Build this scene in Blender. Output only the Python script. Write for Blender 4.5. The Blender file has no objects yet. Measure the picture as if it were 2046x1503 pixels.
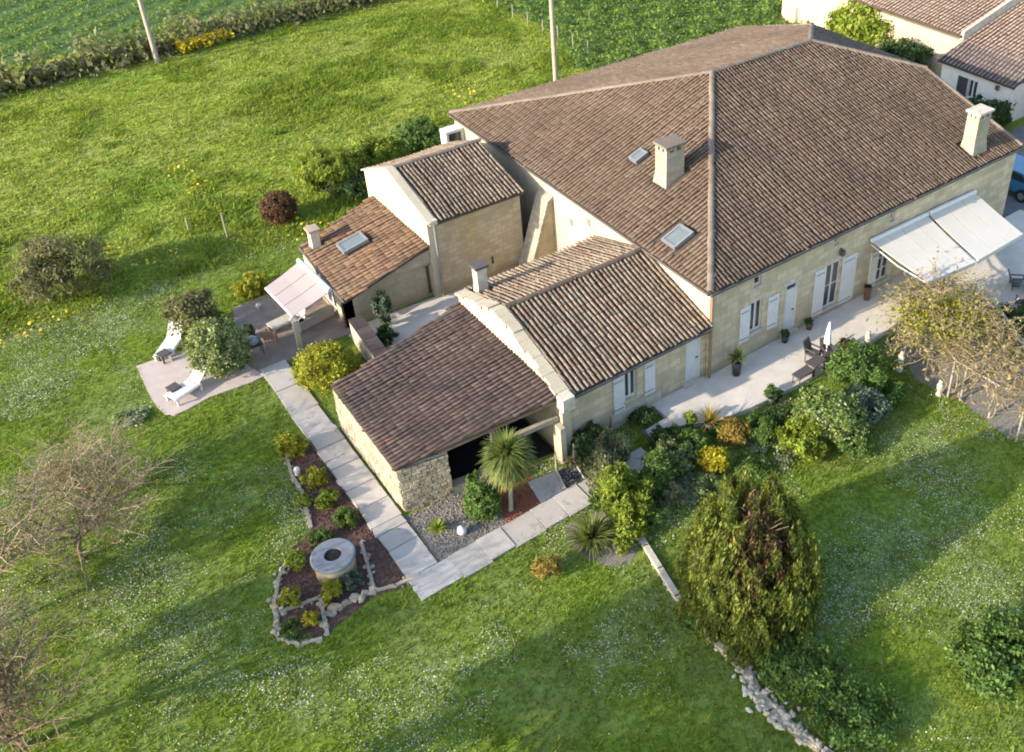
import bpy, math, random
import numpy as np
from mathutils import Vector, Matrix

random.seed(7)
rng = np.random.default_rng(7)
C = bpy.context.scene.collection
scene = bpy.context.scene

# ------------------------------------------------------------------ camera
CAM = np.array([-19.10, -21.03, 24.0])
YAW, PITCH = math.radians(38.2234), math.radians(33.2939)
FPX, PCX, PCY = 1983.945, 1305.498, 518.549          # focal length and centre of the lens for a 2046 x 1503 frame
FW = np.array([math.sin(YAW) * math.cos(PITCH), math.cos(YAW) * math.cos(PITCH), -math.sin(PITCH)])
RT = np.array([math.cos(YAW), -math.sin(YAW), 0.0])
UP = np.cross(RT, FW)
cam = bpy.data.cameras.new("camera")
cam.sensor_width = 36.0
cam.lens = FPX / 2046 * 36
cam.shift_x = -(PCX - 1023) / 2046
cam.shift_y = -(751.5 - PCY) / 2046
cam.clip_start, cam.clip_end = 0.5, 2000
camo = bpy.data.objects.new("camera", cam)
C.objects.link(camo)
mw = Matrix(((RT[0], UP[0], -FW[0], CAM[0]), (RT[1], UP[1], -FW[1], CAM[1]), (RT[2], UP[2], -FW[2], CAM[2]), (0, 0, 0, 1)))
camo.matrix_world = mw
scene.camera = camo

# ------------------------------------------------------------------ sky, sun, exposure
SUNV = Vector((-2.75, 0.26, 1.0)).normalized()
world = bpy.data.worlds.new("World")
scene.world = world
world.use_nodes = True
wn = world.node_tree
sky = wn.nodes.new("ShaderNodeTexSky")
sky.sky_type = 'NISHITA'
sky.sun_disc = False
sky.sun_elevation = math.asin(SUNV.z)
sky.sun_rotation = math.atan2(SUNV.x, SUNV.y) % (2 * math.pi)
sky.air_density, sky.dust_density, sky.ozone_density = 1.0, 1.2, 1.0
bg = wn.nodes["Background"]
bg.inputs[1].default_value = 0.15
wn.links.new(sky.outputs[0], bg.inputs[0])
sl = bpy.data.lights.new("sun", 'SUN')
sl.energy = 3.1
sl.angle = math.radians(0.6)
sl.color = (1.0, 0.87, 0.70)
so = bpy.data.objects.new("sun", sl)
C.objects.link(so)
so.rotation_euler = SUNV.to_track_quat('Z', 'Y').to_euler()
vs = scene.view_settings
vs.view_transform, vs.look, vs.gamma, vs.use_curve_mapping = 'Standard', 'None', 1.0, False
vs.exposure = 1.78
scene.render.engine = 'CYCLES'
scene.cycles.use_denoising = True
scene.cycles.filter_width = 1.9
scene.cycles.max_bounces = 6
scene.cycles.transparent_max_bounces = 6


def at(px, py, z=0.0):
    """the place in the garden, at height z, that the photograph shows at this spot"""
    d = FW + RT * (px - PCX) / FPX - UP * (py - PCY) / FPX
    t = (z - CAM[2]) / d[2]
    return CAM + d * t


# ------------------------------------------------------------------ materials
def nodes_of(name):
    m = bpy.data.materials.new(name)
    m.use_nodes = True
    nt = m.node_tree
    nt.nodes.clear()
    out = nt.nodes.new("ShaderNodeOutputMaterial")
    return m, nt, out


def N(nt, t, **kw):
    n = nt.nodes.new(t)
    for k, v in kw.items():
        if k.startswith("i_"):
            n.inputs[k[2:].replace("_", " ")].default_value = v
        else:
            setattr(n, k, v)
    return n


def ramp(nt, fac, stops, interp='LINEAR'):
    r = nt.nodes.new("ShaderNodeValToRGB")
    r.color_ramp.interpolation = interp
    e = r.color_ramp.elements
    while len(e) < len(stops):
        e.new(0.5)
    for el, (p, c) in zip(e, stops):
        el.position = p
        el.color = (*c, 1) if len(c) == 3 else c
    nt.links.new(fac, r.inputs[0])
    return r.outputs[0]


def mix(nt, fac, a, b, mode='MIX'):
    m = nt.nodes.new("ShaderNodeMix")
    m.data_type = 'RGBA'
    m.blend_type = mode
    for s, v in ((m.inputs[0], fac), (m.inputs[6], a), (m.inputs[7], b)):
        if isinstance(v, (int, float)):
            s.default_value = v
        elif isinstance(v, tuple):
            s.default_value = (*v, 1)
        else:
            nt.links.new(v, s)
    return m.outputs[2]


def pos_noise(nt, scale, detail=4, rough=0.6, sx=None):
    g = nt.nodes.new("ShaderNodeNewGeometry")
    src = g.outputs["Position"]
    if sx:
        mp = nt.nodes.new("ShaderNodeMapping")
        mp.inputs["Scale"].default_value = sx[:3]
        if len(sx) > 3:
            mp.inputs["Rotation"].default_value = (0, 0, sx[3])
        nt.links.new(src, mp.inputs[0])
        src = mp.outputs[0]
    n = N(nt, "ShaderNodeTexNoise", i_Scale=scale, i_Detail=detail, i_Roughness=rough)
    nt.links.new(src, n.inputs["Vector"])
    return n.outputs[0]


def finish(nt, out, col, rough=0.8, bump=None, bstr=0.3, bdist=0.02, spec=0.3, metal=0.0):
    b = N(nt, "ShaderNodeBsdfPrincipled")
    b.inputs["Roughness"].default_value = rough
    b.inputs["Specular IOR Level"].default_value = spec
    b.inputs["Metallic"].default_value = metal
    if isinstance(col, tuple):
        b.inputs["Base Color"].default_value = (*col, 1)
    else:
        nt.links.new(col, b.inputs["Base Color"])
    if bump is not None:
        bp = N(nt, "ShaderNodeBump", i_Strength=bstr, i_Distance=bdist)
        nt.links.new(bump, bp.inputs["Height"])
        nt.links.new(bp.outputs[0], b.inputs["Normal"])
    nt.links.new(b.outputs[0], out.inputs[0])
    return b


def mat_plain(name, col, var=0.25, scale=6, rough=0.75, bstr=0.2, spec=0.3, metal=0.0, col2=None):
    m, nt, out = nodes_of(name)
    n = pos_noise(nt, scale)
    lo = col2 or tuple(c * (1 - var) for c in col)
    c = ramp(nt, n, [(0.3, lo), (0.7, col)])
    finish(nt, out, c, rough, n, bstr, 0.01, spec, metal)
    return m


def rand_src(nt):
    """a random value per tile or stone: per mesh island plus per object"""
    g = nt.nodes.new("ShaderNodeNewGeometry")
    oi = nt.nodes.new("ShaderNodeObjectInfo")
    a = N(nt, "ShaderNodeMath", operation='ADD')
    nt.links.new(g.outputs["Random Per Island"], a.inputs[0])
    nt.links.new(oi.outputs["Random"], a.inputs[1])
    f = N(nt, "ShaderNodeMath", operation='FRACT')
    nt.links.new(a.outputs[0], f.inputs[0])
    return f.outputs[0]


def mat_tiles(name, stops, patch, patch_amt=0.55, patch2=(0.30, 0.255, 0.20), k=0.55):
    stops = [(p, tuple(k * v for v in c)) for p, c in stops]
    patch, patch2 = tuple(k * v for v in patch), tuple(k * v for v in patch2)
    m, nt, out = nodes_of(name)
    c = ramp(nt, rand_src(nt), stops)
    n1 = ramp(nt, pos_noise(nt, 0.55, 5, 0.65), [(0.42, (0, 0, 0)), (0.68, (patch_amt,) * 3)])
    c = mix(nt, n1, c, patch)
    n2 = ramp(nt, pos_noise(nt, 7.0, 4, 0.7), [(0.5, (0, 0, 0)), (0.75, (0.6,) * 3)])
    c = mix(nt, n2, c, patch2)
    n4 = ramp(nt, pos_noise(nt, 0.23, 6, 0.7), [(0.44, (0, 0, 0)), (0.7, (0.5,) * 3)])
    c = mix(nt, n4, c, tuple(0.62 * v for v in patch))
    n5 = ramp(nt, pos_noise(nt, 2.3, 5, 0.75), [(0.56, (0, 0, 0)), (0.72, (0.55,) * 3)])
    c = mix(nt, n5, c, (0.16 * k, 0.15 * k, 0.10 * k))
    n3 = pos_noise(nt, 25.0, 3, 0.7)
    finish(nt, out, c, 0.9, n3, 0.35, 0.01, 0.15)
    return m


def mat_wall(name, base, dark, courses=True, stain=(0.30, 0.25, 0.17), stain_amt=0.35, mortar_mix=0.3, bw=0.55, bh=0.28, scale=1.0):
    m, nt, out = nodes_of(name)
    n1 = pos_noise(nt, 1.1, 5, 0.65)
    c = ramp(nt, n1, [(0.3, dark), (0.65, base)])
    n2 = ramp(nt, pos_noise(nt, 0.5, 4, 0.6, (1, 1, 0.6)), [(0.48, (0, 0, 0)), (0.75, (stain_amt,) * 3)])
    c = mix(nt, n2, c, stain)
    bump = n1
    if courses:
        g = nt.nodes.new("ShaderNodeNewGeometry")
        s = nt.nodes.new("ShaderNodeSeparateXYZ")
        nt.links.new(g.outputs["Position"], s.inputs[0])
        a = N(nt, "ShaderNodeMath", operation='ADD')
        nt.links.new(s.outputs[0], a.inputs[0])
        nt.links.new(s.outputs[1], a.inputs[1])
        cb = nt.nodes.new("ShaderNodeCombineXYZ")
        nt.links.new(a.outputs[0], cb.inputs[0])
        nt.links.new(s.outputs[2], cb.inputs[1])
        br = N(nt, "ShaderNodeTexBrick", i_Scale=scale)
        br.inputs["Brick Width"].default_value = bw
        br.inputs["Row Height"].default_value = bh
        br.inputs["Mortar Size"].default_value = 0.018
        br.inputs["Color1"].default_value = (0.60, 0.60, 0.58, 1)
        br.inputs["Color2"].default_value = (1, 1, 1, 1)
        br.inputs["Mortar"].default_value = (0.62, 0.60, 0.56, 1)
        nt.links.new(cb.outputs[0], br.inputs["Vector"])
        c = mix(nt, mortar_mix, c, mix(nt, 1.0, c, br.outputs[0], 'MULTIPLY'))
    st = ramp(nt, pos_noise(nt, 1.0, 5, 0.7, (2.2, 2.2, 0.22)), [(0.5, (0, 0, 0)), (0.72, (0.42,) * 3)])
    c = mix(nt, st, c, tuple(0.75 * v for v in stain))
    g0 = nt.nodes.new("ShaderNodeNewGeometry")
    s0 = nt.nodes.new("ShaderNodeSeparateXYZ")
    nt.links.new(g0.outputs["Position"], s0.inputs[0])
    ad = N(nt, "ShaderNodeMath", operation='MULTIPLY_ADD')
    ad.inputs[1].default_value, ad.inputs[2].default_value = 0.9, -0.45
    nt.links.new(pos_noise(nt, 2.5, 4, 0.7), ad.inputs[0])
    a2 = N(nt, "ShaderNodeMath", operation='ADD')
    nt.links.new(s0.outputs[2], a2.inputs[0])
    nt.links.new(ad.outputs[0], a2.inputs[1])
    c = mix(nt, ramp(nt, a2.outputs[0], [(0.15, (0.55,) * 3), (0.62, (0, 0, 0))]), c, tuple(0.6 * v for v in stain))
    n3 = pos_noise(nt, 14, 5, 0.7)
    c = mix(nt, ramp(nt, n3, [(0.35, (0.35,) * 3), (0.6, (0, 0, 0))]), c, tuple(d * 0.7 for d in dark))
    finish(nt, out, c, 0.9, n3, 0.4, 0.02, 0.15)
    return m


def mat_leaf(name, stops, trans=0.35):
    m, nt, out = nodes_of(name)
    g = nt.nodes.new("ShaderNodeNewGeometry")
    r = g.outputs["Random Per Island"]
    c = ramp(nt, r, stops)
    n = ramp(nt, pos_noise(nt, 1.6, 3, 0.6), [(0.35, (0.72,) * 3), (0.65, (1.12,) * 3)])
    c = mix(nt, 1.0, c, n, 'MULTIPLY')
    d = N(nt, "ShaderNodeBsdfPrincipled")
    d.inputs["Roughness"].default_value = 0.6
    d.inputs["Specular IOR Level"].default_value = 0.25
    nt.links.new(c, d.inputs["Base Color"])
    t = nt.nodes.new("ShaderNodeBsdfTranslucent")
    nt.links.new(mix(nt, 0.5, c, (0.30, 0.36, 0.03)), t.inputs[0])
    s = N(nt, "ShaderNodeMixShader")
    s.inputs[0].default_value = trans
    nt.links.new(d.outputs[0], s.inputs[1])
    nt.links.new(t.outputs[0], s.inputs[2])
    nt.links.new(s.outputs[0], out.inputs[0])
    return m


TB, TP, TG, TD, TO = (0.25, 0.165, 0.12), (0.35, 0.22, 0.165), (0.42, 0.34, 0.26), (0.14, 0.10, 0.08), (0.40, 0.26, 0.15)
M = {}
M['tile_main'] = mat_tiles("weathered_canal_tile", [(0.0, (0.180, 0.124, 0.091)), (0.3, (0.214, 0.153, 0.114)), (0.6, (0.242, 0.175, 0.132)), (0.85, (0.281, 0.218, 0.166)), (1.0, (0.221, 0.141, 0.106))], (0.148, 0.112, 0.083), 0.5, (0.281, 0.224, 0.171), k=0.56)
M['tile_wing'] = mat_tiles("striped_canal_tile", [(0.0, (0.229, 0.163, 0.115)), (0.4, (0.352, 0.267, 0.197)), (0.8, (0.422, 0.335, 0.246)), (1.0, (0.317, 0.189, 0.123))], (0.229, 0.189, 0.139), 0.4, k=0.66)
M['tile_shed'] = mat_tiles("mossy_dark_canal_tile", [(0.0, (0.109, 0.082, 0.081)), (0.4, (0.147, 0.106, 0.100)), (0.75, (0.179, 0.130, 0.119)), (0.93, (0.218, 0.169, 0.155)), (1.0, (0.179, 0.100, 0.072))], (0.070, 0.061, 0.070), 0.8, (0.109, 0.090, 0.092), k=0.50)
M['tile_annex'] = mat_tiles("orange_brown_tile", [(0.0, (0.170, 0.107, 0.072)), (0.4, (0.264, 0.164, 0.108)), (0.75, (0.323, 0.213, 0.144)), (1.0, (0.374, 0.221, 0.128))], (0.170, 0.119, 0.080), 0.6, (0.306, 0.221, 0.144), k=0.5)
M['tile_far'] = mat_tiles("pale_pink_tile", [(0.0, (0.40, 0.28, 0.22)), (0.5, (0.52, 0.38, 0.30)), (1.0, (0.58, 0.46, 0.37))], (0.44, 0.33, 0.26), 0.5, (0.5, 0.4, 0.32), k=0.62)
M['tile_grey'] = mat_tiles("purple_grey_tile", [(0.0, (0.20, 0.17, 0.18)), (0.5, (0.28, 0.235, 0.24)), (1.0, (0.34, 0.29, 0.28))], (0.22, 0.19, 0.20), 0.5, (0.3, 0.26, 0.27), k=0.7)
M['trough'] = mat_plain("shaded_tile_channel", (0.075, 0.056, 0.043), 0.4, 3, 0.95)  # darker than the tiles: shade between the rows is put into the colour
M['ridge'] = mat_tiles("ridge_tile", [(0.0, (0.306, 0.238, 0.187)), (0.5, (0.374, 0.297, 0.238)), (1.0, (0.425, 0.348, 0.281))], (0.289, 0.230, 0.178), 0.5, (0.357, 0.297, 0.230), k=0.5)
M['facade'] = mat_wall("limestone_facade", (0.635, 0.529, 0.370), (0.487, 0.400, 0.277), True, (0.374, 0.324, 0.205), 0.5, 0.75)
M['cream'] = mat_wall("cream_render", (0.47, 0.41, 0.30), (0.40, 0.345, 0.25), False, (0.360, 0.310, 0.202), 0.35)
M['ochre'] = mat_wall("ochre_rough_wall", (0.50, 0.425, 0.30), (0.40, 0.335, 0.225), True, (0.40, 0.28, 0.085), 0.65, 0.7, 0.42, 0.21)
M['buttstone'] = mat_wall("mottled_grey_stone", (0.46, 0.42, 0.34), (0.22, 0.20, 0.16), True, (0.30, 0.27, 0.2), 0.4, 0.7, 0.3, 0.2)
M['chimney'] = mat_wall("weathered_chimney_render", (0.43, 0.37, 0.28), (0.30, 0.26, 0.20), True, (0.22, 0.19, 0.14), 0.5, 0.5, 0.35, 0.2)
M['annexwall'] = mat_wall("grey_rubble_wall", (0.474, 0.402, 0.289), (0.351, 0.298, 0.207), True, (0.279, 0.238, 0.134), 0.4, 0.4, 0.35, 0.16)
M['mortar'] = mat_plain("lime_mortar", (0.380, 0.328, 0.247), 0.3, 5, 0.95)
M['stone'] = mat_tiles("rubble_stone", [(0.0, (0.504, 0.420, 0.288)), (0.35, (0.696, 0.600, 0.444)), (0.7, (0.792, 0.696, 0.540)), (1.0, (0.600, 0.480, 0.300))], (0.504, 0.432, 0.300), 0.4, (0.480, 0.420, 0.312), k=0.52)
M['paleststone'] = mat_tiles("pale_dry_stone", [(0.0, (0.650, 0.572, 0.429)), (0.4, (0.858, 0.780, 0.611)), (1.0, (0.962, 0.884, 0.715))], (0.572, 0.494, 0.338), 0.35, (0.650, 0.585, 0.442), k=0.5)
M['coping'] = mat_plain("lime_coping", (0.52, 0.46, 0.38), 0.3, 4, 0.9, col2=(0.36, 0.31, 0.24))
M['white'] = mat_plain("white_paint", (0.58, 0.575, 0.56), 0.1, 4, 0.55, 0.05)
M['glass'] = mat_plain("dark_window_glass", (0.035, 0.045, 0.055), 0.3, 3, 0.08, 0.0, 0.6)
M['skyglass'] = mat_plain("roof_window_glass", (0.13, 0.16, 0.17), 0.15, 2, 0.35, 0.0, 0.4)
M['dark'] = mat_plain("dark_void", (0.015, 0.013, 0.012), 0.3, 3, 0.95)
M['metalgrey'] = mat_plain("grey_metal", (0.24, 0.245, 0.25), 0.2, 8, 0.45, 0.05, 0.5, 0.3)
M['pipe'] = mat_plain("brown_pipe", (0.26, 0.17, 0.11), 0.2, 8, 0.5, 0.05)
M['gutter'] = mat_plain("gutter_zinc", (0.085, 0.075, 0.07), 0.2, 8, 0.5, 0.05)
M['awning'] = mat_plain("cream_canvas", (0.484, 0.459, 0.405), 0.08, 1.2, 0.85, 0.05)
M['awning2'] = mat_plain("pinkish_canvas", (0.400, 0.329, 0.302), 0.06, 1.5, 0.85, 0.05)
M['paving'] = mat_tiles("pale_concrete_slab", [(0.0, (0.577, 0.539, 0.491)), (0.5, (0.649, 0.608, 0.555)), (1.0, (0.721, 0.676, 0.619))], (0.484, 0.451, 0.410), 0.5, (0.556, 0.519, 0.464), k=0.66)
M['terrace'] = mat_plain("terrace_concrete", (0.536, 0.495, 0.437), 0.18, 2.0, 0.85, 0.1)
M['patio'] = mat_plain("pinkish_patio", (0.432, 0.367, 0.331), 0.14, 3, 0.85, 0.1)
M['deck'] = mat_plain("brown_terrace", (0.260, 0.202, 0.163), 0.3, 2.5, 0.8, 0.1)
M['asphalt'] = mat_plain("grey_yard", (0.160, 0.168, 0.176), 0.3, 2, 0.9, 0.2)
M['mulch'] = mat_plain("red_brown_mulch", (0.140, 0.073, 0.052), 0.6, 9, 0.95, 0.6, col2=(0.049, 0.035, 0.032))
M['gravel'] = mat_plain("grey_gravel_bed", (0.238, 0.217, 0.189), 0.5, 14, 0.95, 0.6, col2=(0.091, 0.084, 0.070))
M['redgravel'] = mat_plain("brick_red_gravel", (0.294, 0.105, 0.056), 0.5, 14, 0.95, 0.6, col2=(0.140, 0.056, 0.035))
M['concrete'] = mat_plain("grey_concrete", (0.168, 0.184, 0.207), 0.25, 4, 0.85, 0.15)
M['wood'] = mat_plain("weathered_wood", (0.238, 0.189, 0.140), 0.35, 7, 0.85, 0.3)
M['palewood'] = mat_plain("pale_pole_wood", (0.350, 0.308, 0.238), 0.3, 7, 0.85, 0.3)
M['bark'] = mat_plain("brown_bark", (0.20, 0.145, 0.10), 0.45, 12, 0.95, 0.5)
M['twig'] = mat_plain("tan_twig", (0.30, 0.235, 0.15), 0.4, 3, 0.9, 0.2)
M['twigred'] = mat_plain("brown_twig", (0.225, 0.165, 0.101), 0.4, 3, 0.9, 0.2)
M['potdark'] = mat_plain("charcoal_pot", (0.05, 0.05, 0.055), 0.3, 6, 0.5, 0.1)
M['potbrown'] = mat_plain("brown_pot", (0.12, 0.065, 0.05), 0.3, 6, 0.5, 0.1)
M['rattan'] = mat_plain("dark_rattan", (0.085, 0.075, 0.075), 0.4, 20, 0.7, 0.3)
M['terracotta'] = mat_plain("terracotta", (0.45, 0.24, 0.15), 0.25, 6, 0.8, 0.1)
M['palestone'] = mat_plain("carved_pale_stone", (0.450, 0.413, 0.338), 0.25, 8, 0.85, 0.2)
M['blue'] = mat_plain("blue_car_paint", (0.04, 0.16, 0.30), 0.1, 2, 0.25, 0.0, 0.6)
M['rubber'] = mat_plain("black_rubber", (0.02, 0.02, 0.02), 0.2, 8, 0.8, 0.1)
L = lambda n, *cs, t=0.35: mat_leaf(n, [(i / (len(cs) - 1), c) for i, c in enumerate(cs)], t)
M['lf_green'] = L("green_leaf", (0.044, 0.094, 0.022), (0.094, 0.175, 0.037), (0.163, 0.250, 0.056))
M['lf_dark'] = L("dark_green_leaf", (0.02, 0.045, 0.018), (0.04, 0.085, 0.03), (0.07, 0.12, 0.04))
M['lf_lime'] = L("lime_leaf", (0.107, 0.160, 0.016), (0.203, 0.267, 0.027), (0.298, 0.341, 0.053))
M['lf_yellow'] = L("golden_leaf", (0.240, 0.228, 0.014), (0.408, 0.348, 0.018), (0.504, 0.432, 0.036))
M['lf_yelgreen'] = L("yellow_green_leaf", (0.176, 0.189, 0.016), (0.297, 0.297, 0.024), (0.419, 0.392, 0.041))
M['lf_orange'] = L("orange_leaf", (0.22, 0.13, 0.03), (0.34, 0.22, 0.05), (0.30, 0.26, 0.05))
M['lf_red'] = L("purple_red_leaf", (0.06, 0.025, 0.02), (0.11, 0.045, 0.03), (0.17, 0.085, 0.04), t=0.2)
M['lf_blue'] = L("blue_green_leaf", (0.05, 0.085, 0.06), (0.10, 0.15, 0.105), (0.17, 0.22, 0.17))
M['lf_grey'] = L("grey_green_leaf", (0.108, 0.120, 0.060), (0.204, 0.216, 0.108), (0.300, 0.300, 0.168))
M['lf_variegated'] = L("variegated_leaf", (0.065, 0.108, 0.027), (0.162, 0.216, 0.054), (0.356, 0.378, 0.216), (0.108, 0.173, 0.032))
M['lf_conifer'] = L("conifer_spray", (0.025, 0.04, 0.009), (0.10, 0.135, 0.02), (0.24, 0.255, 0.04))
M['lf_dead'] = L("dead_brown_spray", (0.02, 0.011, 0.008), (0.06, 0.032, 0.016), (0.19, 0.115, 0.04), t=0.1)
M['lf_tan'] = L("tan_bud_leaf", (0.203, 0.150, 0.060), (0.300, 0.232, 0.090), (0.345, 0.300, 0.128))
M['lf_scrub'] = L("scrub_leaf", (0.07, 0.065, 0.04), (0.15, 0.13, 0.075), (0.20, 0.22, 0.07))
M['lf_palm'] = L("palm_leaf", (0.06, 0.10, 0.028), (0.14, 0.18, 0.045), (0.25, 0.26, 0.075))
M['lf_bright'] = L("bright_viburnum_leaf", (0.06, 0.12, 0.02), (0.13, 0.21, 0.035), (0.24, 0.30, 0.08), (0.36, 0.38, 0.22))
M['lf_palegrey'] = L("white_flowering_cover", (0.128, 0.170, 0.068), (0.289, 0.340, 0.203), (0.408, 0.460, 0.300))
M['gr_lawn'] = L("lawn_blade", (0.089, 0.157, 0.012), (0.154, 0.235, 0.019), (0.259, 0.302, 0.038), t=0.4)
M['gr_meadow'] = L("meadow_blade", (0.163, 0.242, 0.028), (0.258, 0.332, 0.040), (0.367, 0.400, 0.070), t=0.4)
M['gr_crop'] = L("crop_leaf", (0.078, 0.134, 0.022), (0.129, 0.209, 0.033), (0.171, 0.242, 0.039), t=0.35)
M['fl_white'] = L("daisy_petal", (0.425, 0.425, 0.357), (0.527, 0.518, 0.451), (0.595, 0.578, 0.510), t=0.3)
M['fl_yellow'] = L("yellow_petal", (0.5, 0.36, 0.02), (0.62, 0.46, 0.02), (0.6, 0.5, 0.05), t=0.3)


def mat_lawn():
    m, nt, out = nodes_of("lawn_ground")
    fine = pos_noise(nt, 6.0, 6, 0.75)
    c = ramp(nt, fine, [(0.3, (0.05, 0.10, 0.010)), (0.5, (0.125, 0.185, 0.018)), (0.7, (0.22, 0.26, 0.035))])
    big = ramp(nt, pos_noise(nt, 0.35, 4, 0.6), [(0.40, (0, 0, 0)), (0.62, (0.55,) * 3)])
    c = mix(nt, big, c, mix(nt, fine, (0.09, 0.135, 0.035), (0.26, 0.28, 0.12)))
    g = nt.nodes.new("ShaderNodeNewGeometry")
    s = nt.nodes.new("ShaderNodeSeparateXYZ")
    nt.links.new(g.outputs["Position"], s.inputs[0])
    mr = N(nt, "ShaderNodeMapRange")
    mr.inputs[1].default_value, mr.inputs[2].default_value = 19, 24
    nt.links.new(s.outputs[1], mr.inputs[0])
    streak = pos_noise(nt, 1.2, 5, 0.65, (0.35, 1.6, 1, 0.25))
    mead = ramp(nt, streak, [(0.3, (0.17, 0.215, 0.022)), (0.55, (0.25, 0.285, 0.035)), (0.75, (0.32, 0.325, 0.055))])
    dry = ramp(nt, pos_noise(nt, 0.16, 5, 0.65, (0.5, 1.3, 1, 0.2)), [(0.42, (0, 0, 0)), (0.62, (0.75,) * 3)])
    mead = mix(nt, dry, mead, (0.26, 0.255, 0.085))
    lush = ramp(nt, pos_noise(nt, 0.13, 5, 0.6, (1, 1, 1)), [(0.5, (0, 0, 0)), (0.66, (0.8,) * 3)])
    mead = mix(nt, lush, mead, (0.085, 0.20, 0.018))
    c = mix(nt, mr.outputs[0], c, mead)
    finish(nt, out, c, 0.95, fine, 0.7, 0.06, 0.1)
    return m


M['lawn'] = mat_lawn()
M['crop'] = mat_plain("crop_ground", (0.075, 0.14, 0.03), 0.5, 3, 0.95, 0.5)
M['furrow'] = mat_plain("furrow_soil", (0.035, 0.05, 0.022), 0.4, 4, 0.95, 0.4)

# ------------------------------------------------------------------ building blocks
OFF = {}


class MB:
    def __init__(s):
        s.v, s.f, s.sm = [], [], []

    def add(s, vs_, fs, smooth=False):
        b = len(s.v)
        s.v += [tuple(map(float, p)) for p in vs_]
        for f in fs:
            s.f.append([b + i for i in f])
            s.sm.append(smooth)
        return s

    def box(s, a, b, rot=0.0, piv=None):
        (x0, y0, z0), (x1, y1, z1) = a, b
        p = [(x0, y0, z0), (x1, y0, z0), (x1, y1, z0), (x0, y1, z0), (x0, y0, z1), (x1, y0, z1), (x1, y1, z1), (x0, y1, z1)]
        if rot:
            cx, cy = piv if piv else ((x0 + x1) / 2, (y0 + y1) / 2)
            c, n = math.cos(rot), math.sin(rot)
            p = [(cx + (x - cx) * c - (y - cy) * n, cy + (x - cx) * n + (y - cy) * c, z) for x, y, z in p]
        return s.add(p, [(0, 3, 2, 1), (4, 5, 6, 7), (0, 1, 5, 4), (1, 2, 6, 5), (2, 3, 7, 6), (3, 0, 4, 7)])

    def prism(s, poly, vec):
        n = len(poly)
        q = [np.array(p, float) for p in poly]
        nn = np.zeros(3)
        for i in range(n):
            nn += np.cross(q[i], q[(i + 1) % n])
        if nn @ np.array(vec, float) > 0:
            q = q[::-1]
        w = [p + np.array(vec, float) for p in q]
        return s.add(q + w, [list(range(n)), list(range(2 * n - 1, n - 1, -1))] + [[(i + 1) % n, i, n + i, n + (i + 1) % n] for i in range(n)])

    def tube(s, a, b, r0, r1=None, n=6, smooth=True, caps=True):
        r1 = r0 if r1 is None else r1
        a, b = np.array(a, float), np.array(b, float)
        d = b - a
        ln = np.linalg.norm(d)
        if ln < 1e-6:
            return s
        d /= ln
        h = np.array([0, 0, 1.0]) if abs(d[2]) < 0.9 else np.array([1.0, 0, 0])
        u = np.cross(d, h)
        u /= np.linalg.norm(u)
        w = np.cross(d, u)
        p = [a + r0 * (math.cos(2 * math.pi * i / n) * u + math.sin(2 * math.pi * i / n) * w) for i in range(n)]
        q = [b + r1 * (math.cos(2 * math.pi * i / n) * u + math.sin(2 * math.pi * i / n) * w) for i in range(n)]
        s.add(p + q, [[i, i + n, (i + 1) % n + n, (i + 1) % n] for i in range(n)], smooth)
        if caps:
            s.add(p, [list(range(n))])
            s.add(q, [list(range(n - 1, -1, -1))])
        return s

    def lathe(s, prof, c=(0, 0, 0), n=20, smooth=True):
        k = len(prof)
        vv = [(c[0] + r * math.cos(2 * math.pi * j / n), c[1] + r * math.sin(2 * math.pi * j / n), c[2] + z) for j in range(n) for r, z in prof]
        ff = [[j * k + i, ((j + 1) % n) * k + i, ((j + 1) % n) * k + i + 1, j * k + i + 1] for j in range(n) for i in range(k - 1)]
        return s.add(vv, ff, smooth)

    def build(s, name, m, parent=None, world=True):
        me = bpy.data.meshes.new(name)
        o = OFF.get(parent.name, (0, 0, 0)) if (parent and world) else (0, 0, 0)
        me.from_pydata([(x - o[0], y - o[1], z - o[2]) for x, y, z in s.v], [], s.f)
        me.polygons.foreach_set("use_smooth", s.sm)
        me.materials.append(M[m] if isinstance(m, str) else m)
        ob = bpy.data.objects.new(name, me)
        C.objects.link(ob)
        if parent:
            ob.parent = parent
            OFF[ob.name] = o
        return ob


def tag(o, label=None, cat=None, group=None, kind=None):
    for k, v in (("label", label), ("category", cat), ("group", group), ("kind", kind)):
        if v:
            o[k] = v
    return o


def thing(name, loc, label, cat, group=None, rz=0.0):
    o = bpy.data.objects.new(name, None)
    o.empty_display_size = 0.3
    C.objects.link(o)
    o.location = [float(v) for v in loc]
    o.rotation_euler = (0, 0, rz)
    OFF[o.name] = tuple(o.location)
    return tag(o, label, cat, group)


def copy_tree(o, parent=None):
    c = o.copy()
    C.objects.link(c)
    if parent:
        c.parent = parent
    for ch in list(o.children):
        copy_tree(ch, c)
    return c


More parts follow.
